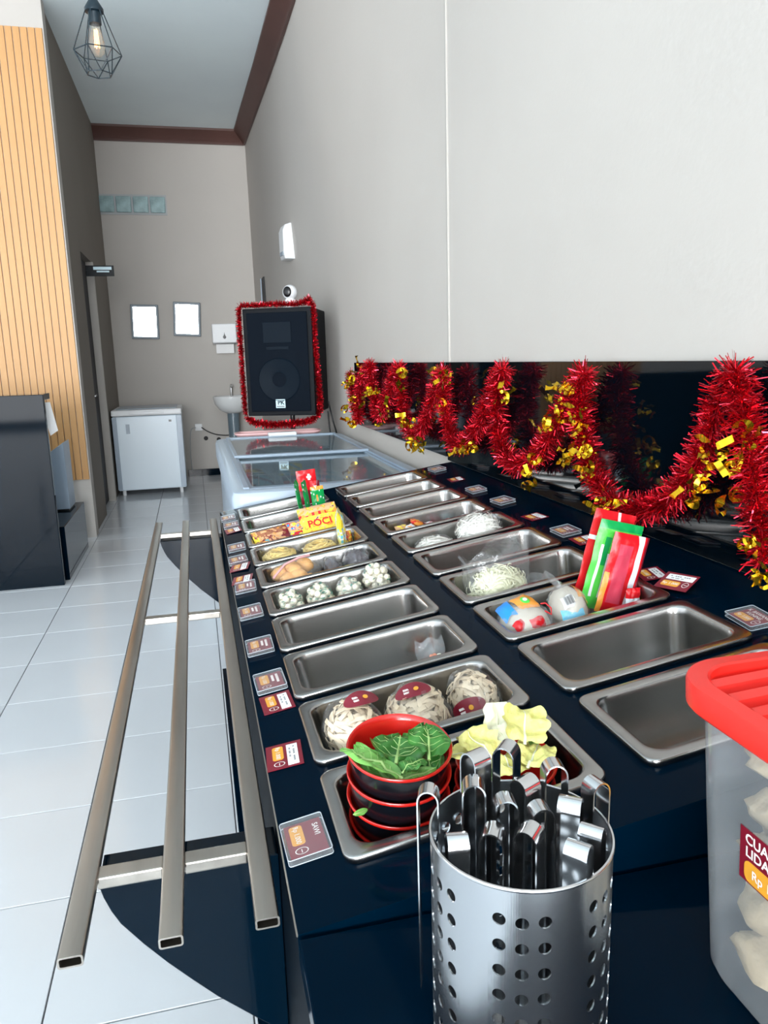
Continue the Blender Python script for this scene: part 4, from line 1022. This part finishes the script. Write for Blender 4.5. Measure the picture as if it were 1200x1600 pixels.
MB().tube([tuple(p) for p in catmull(loop_, 6)], .003, 5).build('core_wire', 'tinsel_dark', gt)
# little camera on top of the speaker
sv = empty('security_camera', (.70, 5.50, 1.604), None, 'small round white security camera on top of the loudspeaker', 'security camera')
MB().lathe([(.001, 0), (.052, 0), (.052, .025), (.040, .055), (.024, .07), (.001, .07)], 24).build('base', 'plastic_white', sv, smooth=40)
MB().ball((0, 0, .108), .052, 24, 16).build('head', 'plastic_white', sv, smooth=60)
o = MB().ball((0, 0, 0), (.030, .012, .036), 16, 10).build('lens_face', 'plastic_black', sv, smooth=60); place(o, (-.024, -.040, .110), Q(Z_, -30))
tag(MB().tube(catmull([(.935, 5.48, .95), (.965, 5.47, .80), (.985, 5.46, .70), (.96, 5.45, .64), (.938, 5.46, .72), (.930, 5.48, .88)], 8), .006, 6).build('cable', 'cable_black', None, smooth=60), 'black cable loop hanging behind the loudspeaker', 'cable')

# ------------------------------------------------------------------ glass-topped chest freezer
FZ = empty('display_freezer', (.55, 4.12, 0), None, 'long white chest freezer with sliding glass lids', 'freezer')
x0, x1, y0, y1, zt = .112-.55, .985-.55, 3.0-4.12, 5.25-4.12, .742
def ring(ix, iy, z, r=.04): return rrect((x1-x0)/2-ix, (y1-y0)/2-iy, r, 5, z, (x0+x1)/2, 0)
mb = MB(); mb.loft([ring(.02, .02, .06), ring(.02, .02, .60), ring(.0, .0, .63), ring(.0, .0, .715, .05), ring(.008, .008, .736, .045), ring(.022, .022, zt, .04), ring(.055, .07, zt, .02), ring(.060, .075, zt-.018, .02), ring(.075, .09, zt-.02, .02), ring(.075, .09, .20, .02)], 0, True, True)
mb.build('body', ['freezer_enamel'], FZ, smooth=40)
MB().loft([ring(.076, .091, zt-.03, .02), ring(.09, .105, .21, .02)], 0, False, True).build('liner', 'liner', FZ, smooth=40)
for sx in (x0+.064, x1-.064):
    MB().box(sx-.012, sx+.012, y0+.08, y1-.08, zt-.004, zt+.006).build('slide_rail', 'enamel_grey', FZ, bevel=.002)
def glid(ya, yb, z, nm):
    L = empty('glass_lid'); L.parent = FZ; xa, xb = x0+.07, x1-.07
    L['label'] = nm
    g = MB().box(xa+.02, xb-.02, ya+.02, yb-.02, z, z+.004).build('pane', 'freezer_glass', L)
    f = MB()
    f.box(xa, xb, ya, ya+.045, z-.003, z+.012); f.box(xa, xb, yb-.045, yb, z-.003, z+.012); f.box(xa, xa+.022, ya+.045, yb-.045, z-.003, z+.010); f.box(xb-.022, xb, ya+.045, yb-.045, z-.003, z+.010)
    f.build('lid_frame', 'enamel_grey', L, bevel=.003)
    return L
glid(y0+.085, .08, zt-.012, 'sliding glass lid nearer the counter'); lid2 = glid(-.02, y1-.085, zt+.002, 'sliding glass lid by the loudspeaker')
MB().box(-.09, .10, y1-.135, y1-.075, zt+.010, zt+.035).build('lid_handle', 'plastic_white', lid2, bevel=.008)
for yy in (-.62, -.1, .42):
    w_ = MB()
    for zz in (.66, .60, .54, .48): w_.tube([(x0+.09, yy, zz), (x1-.09, yy, zz)], .003, 5)
    for xx in range(9): w_.tube([(x0+.1+xx*.084, yy, .40), (x0+.1+xx*.084, yy, .67)], .0025, 5)
    w_.build('wire_divider', 'plastic_white', FZ)
for xx in (-.12, .16):
    w_ = MB()
    for zz in (.66, .60, .54, .48): w_.tube([(xx, y0+.1, zz), (xx, y1-.1, zz)], .003, 5)
    w_.build('wire_divider', 'plastic_white', FZ)
MB().box(x0+.03, x0+.12, y0-.0015, y0+.03, .60, .655).build('blue_mark', 'blue_print', FZ)
for xx in (x0+.08, x1-.08):
    for yy in (y0+.1, y1-.1): MB().tube([(xx, yy, 0), (xx, yy, .07)], .022, 10).build('foot', 'plastic_black', FZ, smooth=50)
rnd = random.Random(12)
cols = ['pk_white', 'pk_teal', 'pk_yellow', 'pk_red', 'pk_navy', 'pk_cyan', 'pk_brown']
for i in range(14):
    xx = .34+.21*(i % 3)+rnd.uniform(-.02, .02); yy = 3.35+.36*(i//3)+rnd.uniform(-.05, .05)
    cA, cB = rnd.sample(cols, 2)
    o = pack('frozen_packet', .15, .20, .04, [cA, cB], lambda a, b2, s2, i=i: 1 if (a+b2*1.3+i*.37) % .9 > .6 else 0, None, 80+i, .1, 10, 12); place(o, (xx, yy-.08, .52+.03*(i % 2)), Q(Z_, rnd.uniform(-20, 20)) @ Q(X_, -78))
    tag(o, 'frozen food packet lying under the freezer glass', 'packet', 'packets in the display freezer')
tub2 = empty('pink_basin', (.55, 5.36, 0), None, 'pale pink plastic basin behind the glass-topped freezer', 'basin')
mb = MB(); mb.loft([rrect(.24, .07, .05, 6, .0), rrect(.28, .085, .06, 6, .74), rrect(.30, .098, .07, 6, .755), rrect(.30, .098, .07, 6, .765), rrect(.285, .085, .06, 6, .765), rrect(.24, .07, .05, 6, .06)], 0, True, True); mb.build('basin_wall', 'pink_plastic', tub2, smooth=40)

# ------------------------------------------------------------------ white chest freezer by the back wall
wf = empty('chest_freezer', (-.46, 8.05, 0), None, 'small white chest freezer standing against the back wall', 'freezer')
bx = MB().box(-.318, .318, -.37, .34, .05, .765).build('body', 'enamel_white', wf, bevel=.012)
MB().box(-.322, -.28, -.376, -.366, .06, .76).build('corner_post', 'enamel_grey', wf, bevel=.003); MB().box(.27, .322, -.376, -.366, .06, .76).build('corner_post', 'enamel_grey', wf, bevel=.003)
MB().box(-.325, .325, -.378, .345, .768, .825).build('lid', 'plastic_white', wf, bevel=.012)
MB().box(-.28, .28, -.30, .30, .826, .832).build('lid_panel', 'freezer_silver', wf, bevel=.003)
MB().box(-.16, .16, -.386, -.376, .782, .806).build('lid_handle', 'plastic_white', wf, bevel=.004)
MB().box(.20, .225, -.3785, -.370, .70, .72).build('lock', 'plastic_black', wf); MB().box(-.20, -.165, -.3765, -.370, .60, .69).build('badge', 'enamel_grey', wf)
for xx in (-.27, .27):
    for yy in (-.33, .30): MB().tube([(xx, yy, 0.0), (xx, yy, .05)], .018, 10).build('foot', 'plastic_white', wf, smooth=50)

# ------------------------------------------------------------------ sink, dispenser, mirrors on the back wall
sk = empty('wash_basin', (.40, 8.56, 0), None, 'white ceramic wash basin on a grey pedestal', 'sink')
mb = MB()
def ov(sx, sy, z): return [(sx*math.cos(2*PI*i/28), max(-.30, sy*math.sin(2*PI*i/28)) if math.sin(2*PI*i/28) < 0 else min(.19, sy*1.2*math.sin(2*PI*i/28)), z) for i in range(28)]
mb.loft([ov(.07, .07, .70), ov(.14, .13, .735), ov(.19, .18, .80), ov(.205, .195, .865), ov(.205, .195, .885), ov(.185, .172, .885), ov(.16, .15, .83), ov(.06, .06, .78)], 0, True, True); mb.build('bowl', 'ceramic', sk, smooth=50)
MB().lathe([(.085, 0), (.08, .05), (.06, .3), (.065, .70)], 20, (0, .03, 0), 0, True, True).build('pedestal', 'ceramic_grey', sk, smooth=50)
MB().tube([(0, .14, .88), (0, .14, .98), (0, .10, 1.0), (0, .05, .985)], .013, 8).build('faucet', 'steel_bright', sk, smooth=50)
dp = empty('tissue_dispenser', (.365, 8.70, 1.55), None, 'white wall tissue dispenser with a drop-shaped window', 'dispenser')
MB().box(-.13, .13, -.055, .055, -.095, .11).build('cover', 'plastic_white', dp, bevel=.012)
MB().box(-.125, .125, -.05, .05, -.108, -.094).build('slot', 'plastic_black', dp)
mb = MB(); n = 20
dl = [(.018*math.sin(2*PI*i/n)*(1 if math.cos(2*PI*i/n) < 0 else (1-math.cos(2*PI*i/n)*.9)), 0, .022*math.cos(2*PI*i/n)+(.03*max(0, math.cos(2*PI*i/n))**3)) for i in range(n)]
mb.add([(x-.0, -.0565, z-.03) for x, _, z in dl], [tuple(range(n))]); mb.build('window_drop', 'plastic_black', dp)
MB().box(-.095, .095, -.022, -.018, -.205, -.10).build('tissue', 'paper', dp)
for (cx, cz, rot, lab) in ((-.455, 1.695, -2, 'small square grey-framed mirror above the white chest freezer'), (-.017, 1.715, -3, 'small square grey-framed mirror close to the tissue dispenser')):
    mr = empty('wall_mirror', (cx, 8.735, cz), Q(Y_, -rot) @ Q(X_, 1.2), lab, 'mirror', 'pair of framed mirrors')
    f = MB(); hw2, hh2 = .142, .178
    f.loft([[(a, y, b2) for a, b2, _ in rrect(hw2-i_, hh2-i_, .003, 1)] for i_, y in ((0, .02), (0, -.012), (.006, -.016), (.022, -.016), (.026, -.006))]); f.build('frame', 'mirror_frame', mr)
    MB().add([(-.118, -.007, -.154), (.118, -.007, -.154), (.118, -.007, .154), (-.118, -.007, .154)], [(0, 1, 2, 3)]).build('mirror_glass', 'mirror_glass', mr)
sg = empty('hanging_sign', (-.80, 7.0, 2.025), None, 'small black sign with pale lettering jutting from the left wall', 'sign')
MB().box(.0, .222, -.006, .006, -.043, .043).build('sign_board', 'sign_black', sg, bevel=.002)
for (a, b2, za, zb) in ((.06, .205, .008, .032), (.085, .185, -.012, .0), (.08, .195, -.031, -.017)): MB().box(a, b2, -.0072, -.006, za, zb).build('sign_lettering', 'sign_pale', sg)
MB().lathe([(.010, 0), (.018, .0008)], 16).build('sign_emblem', 'print_grey', sg); place(sg.children[-1], (.03, -.0065, -.002), Q(X_, 90))
so = empty('wall_socket', (.02, 8.752, .545), None, 'white wall socket low on the back wall with a trailing cable', 'socket')
MB().box(-.04, .04, -.012, .006, -.035, .04).build('plate', 'plastic_white', so, bevel=.004)
MB().tube(catmull([(.03, -.015, 0), (.10, -.03, -.05), (.20, -.02, -.09), (.33, -.02, -.10), (.40, -.01, -.06)], 8), .006, 6).build('cord', 'cable_black', so, smooth=60)
MB().tube(catmull([(-.03, -.012, .0), (-.09, -.012, -.04), (-.11, -.012, -.3), (-.10, -.012, -.5)], 8), .005, 6).build('cord', 'plaster_spot', so, smooth=60)
for (x, z) in ((.09, .42), (.23, .40)):
    o = MB().lathe([(.001, .0), (.02, .0), (.024, .004)], 14).build('pipe_hole', 'dark_hole', None); place(o, (x, 8.7595, z), Q(X_, 90)); tag(o, 'round dark pipe hole low in the back wall', 'pipe hole', 'pipe holes in the back wall')

# white unit on the right wall, vent opening
em = empty('wall_unit', (.875, 6.55, 2.06), Q(Z_, 6), 'small white rounded wall unit high above the loudspeaker', 'wall unit')
mb = MB(); mb.loft([[(-.085, yy-.0, 0), (-.095, yy, .05), (-.095, yy, .22), (-.075, yy, .265), (-.03, yy, .28), (.03, yy, .28), (.03, yy, 0)] for yy in (-.08, .08)], 0, True, True); mb.build('cover', 'plastic_white', em, bevel=.01)
MB().box(-.098, -.094, -.05, .05, .03, .06).build('grille', 'enamel_grey', em)
vb = empty('junction_box', (.765, 8.1, 1.86), None, 'dark open box set into the right wall near the corner', 'junction box')
MB().box(-.01, .03, -.10, .10, -.02, .22).build('recess', 'dark_hole', vb, bevel=.004)
MB().box(-.02, .02, .10, .125, -.02, .22).build('frame_side', 'enamel_grey', vb)

# ------------------------------------------------------------------ pendant lamp
LX, LY_, LB = -.272, 3.5, 2.386
lamp = empty('pendant_lamp', (LX, LY_, LB), None, 'black geometric wire pendant lamp with a clear filament bulb', 'lamp')
top = [(.033*math.cos(math.radians(60*k+12)), .033*math.sin(math.radians(60*k+12)), .232) for k in range(6)]
mid = [(.091*math.cos(math.radians(60*k+12)), .091*math.sin(math.radians(60*k+12)), .082) for k in range(6)]
bot = [(.05*math.cos(math.radians(60*k+42)), .05*math.sin(math.radians(60*k+42)), .004) for k in range(6)]
for k in range(6):
    j = (k+1) % 6
    for a, b2 in ((top[k], mid[k]), (mid[k], mid[j]), (mid[k], bot[k]), (mid[j], bot[k]), (bot[k], bot[j])):
        MB().tube([a, b2], .0021, 6).build('cage_wire', 'lamp_black', lamp, smooth=60)
MB().lathe([(.008, .285), (.010, .282), (.036, .240), (.036, .228), (.026, .226), (.024, .225), (.024, .185), (.0, .185)], 24).build('socket_cap', 'lamp_black', lamp, smooth=40)
MB().tube([(0, 0, .28), (0, 0, CEIL-LB-.03)], .0035, 8).build('cord', 'lamp_black', lamp, smooth=60)
MB().lathe([(.045, CEIL-LB-.03), (.05, CEIL-LB-.004)], 20, (0, 0, 0), 0, True, True).build('ceiling_rose', 'lamp_black', lamp, smooth=40)
MB().lathe([(.014, .19), (.016, .17), (.027, .13), (.030, .105), (.026, .082), (.014, .070), (.0005, .067)], 24).build('bulb', 'bulb_glass', lamp, smooth=60)
fm = MB()
for k in range(4):
    a = PI/2*k+.4; fm.tube([(.006*math.cos(a), .006*math.sin(a), .165), (.009*math.cos(a), .009*math.sin(a), .100)], .0016, 6)
fm.build('filament', 'filament', lamp, smooth=60)

# ------------------------------------------------------------------ desk on the left
dk = empty('reception_desk', (-1.3, 4.75, 0), None, 'tall glossy black granite desk front', 'desk')
MB().box(-1.2, .485, -.16, -.12, 0, 1.10).build('front_slab', 'desk_granite', dk, bevel=.003)
MB().box(-1.2, .475, -.12, .10, 1.065, 1.10).build('top_slab', 'desk_granite', dk, bevel=.003)
MB().box(-1.2, -1.1, -.12, .10, 0, 1.065).build('end_panel', 'desk_granite', dk)
o = MB().box(-1.6, -.80, 4.70, 5.55, 0, .325).build('low_plinth', 'black_granite', None, bevel=.003); tag(o, 'low glossy black plinth behind the tall desk', 'plinth')
wbx = empty('white_box', (-.90, 5.35, .326), None, 'white metal box with a slanted top on the black plinth', 'box')
mb = MB(); mb.add([(-.2, -.12, .01), (.058, -.12, .01), (.058, -.12, .445), (-.2, -.12, .27), (-.2, .12, .01), (.058, .12, .01), (.058, .12, .445), (-.2, .12, .27)], [(0, 1, 2, 3), (5, 4, 7, 6), (1, 5, 6, 2), (3, 2, 6, 7), (4, 0, 3, 7), (0, 4, 5, 1)]); mb.build('shell', 'enamel_grey', wbx, bevel=.004)
MB().box(-.19, .05, -.11, .11, 0, .012).build('base', 'plastic_black', wbx)
o = MB().add([(-.86, 4.71, 1.05), (-.812, 4.76, 1.05), (-.785, 4.76, .885), (-.82, 4.71, .86), (-.86, 4.712, 1.05), (-.812, 4.762, 1.05), (-.785, 4.762, .885), (-.82, 4.712, .86)], [(0, 1, 2, 3), (7, 6, 5, 4)]).build('paper_sheet', 'paper', None); tag(o, 'white sheet of paper hanging behind the desk edge', 'paper')

# ------------------------------------------------------------------ small shifts (m) and shrink so that loose food touches but does not pass through its neighbours
FIT = {'serving_bowl.003': (0.0027, -0.0006, 0.0009, 1), 'serving_bowl.006': (-0.0019, -0.0009, 0.0021, 1), 'noodle_bag': (0.0012, 0.0003, 0.004, 1),
       'noodle_bag.001': (0.0037, -0.0005, -0.0013, 1), 'noodle_bag.002': (0.0058, 0.0007, -0.0018, 1), 'noodle_bag.003': (0.0067, 0.0186, -0.0099, 1),
       'noodle_nest': (-0.0025, -0.0107, -0.0008, 1), 'noodle_nest.001': (0.0031, -0.0147, -0.0019, 1), 'seasoning_packet': (-0.0035, 0.0025, -0.0016, 1),
       'seasoning_packet.002': (-0.0012, -0.003, 0.0005, 1), 'bread_bag.001': (-0.0013, -0.001, 0.0058, 1), 'vermicelli_bag': (0.0054, 0.0031, 0.0039, 1),
       'wrapped_sweet.001': (0.0043, -0.0008, 0.0006, 1), 'wrapped_sweet.002': (0.0069, 0.0094, 0.0072, 1), 'pale_slice': (-0.0094, 0.0056, 0.0008, 1),
       'snack_packet': (0.0224, -0.0021, 0.0038, 1), 'snack_packet.001': (0.0162, 0.0211, -0.0044, 1), 'snack_packet.002': (-0.0204, -0.0027, 0.002, 1),
       'snack_packet.003': (-0.0158, 0.0104, -0.0108, 0.65), 'mustard_leaf': (0.0133, 0.004, 0.014, 1), 'mustard_leaf.001': (0.004, 0.0067, -0.0039, 1),
       'mustard_leaf.002': (-0.003, 0.0074, -0.005, 1), 'mustard_leaf.003': (-0.0026, 0.0016, 0.0064, 1), 'mustard_leaf.004': (0.01, -0.0091, 0.0142, 0.85),
       'mustard_leaf.005': (0.0095, 0.0118, 0.0063, 0.65), 'mustard_leaf.006': (-0.0008, -0.0041, 0.014, 0.5), 'mustard_leaf.007': (0.0036, 0.0036, -0.0009, 1),
       'mustard_leaf.008': (0.0011, 0, -0.0015, 0.5), 'mustard_leaf.009': (-0.0026, 0.0068, 0.0053, 0.45), 'mustard_leaf.010': (0.0133, 0.0091, -0.0003, 0.55),
       'mustard_leaf.011': (-0.0118, 0.0019, -0.003, 0.55), 'mustard_leaf.012': (0.0031, 0.0031, -0.0038, 0.8),
       'mustard_leaf.013': (-0.0065, -0.0078, -0.0048, 0.85), 'lettuce_piece.001': (0.0126, -0.0078, 0.0098, 1),
       'lettuce_piece.003': (-0.0049, -0.0024, -0.0036, 1), 'lettuce_piece.004': (0.0118, -0.0016, 0.0028, 0.85),
       'lettuce_piece.005': (0.008, -0.0116, -0.0032, 0.9), 'lettuce_piece.006': (-0.0103, -0.0112, 0.006, 1),
       'lettuce_piece.007': (0.0105, -0.0032, 0.0042, 0.7), 'lettuce_piece.008': (0.0113, 0.0045, -0.0037, 0.8),
       'lettuce_piece.009': (0.0025, 0.0035, -0.0013, 0.85), 'price_tag.003': (-0.005, -0.0004, 0.0001, 1), 'frozen_packet': (-0.011, 0.0073, 0.002, 1),
       'frozen_packet.002': (0.0363, -0.0086, 0.0025, 0.95), 'frozen_packet.005': (0.0007, -0.003, 0.0039, 1),
       'frozen_packet.006': (0.0021, 0.0092, -0.0001, 1), 'frozen_packet.008': (0.0005, 0.0017, -0.006, 0.5),
       'frozen_packet.011': (0.0147, 0.0068, -0.0025, 0.9)}
for nm, (dx, dy, dz, k) in FIT.items():
    o = bpy.data.objects[nm]; o.location = o.location + Vector((dx, dy, dz)); o.scale = o.scale*k
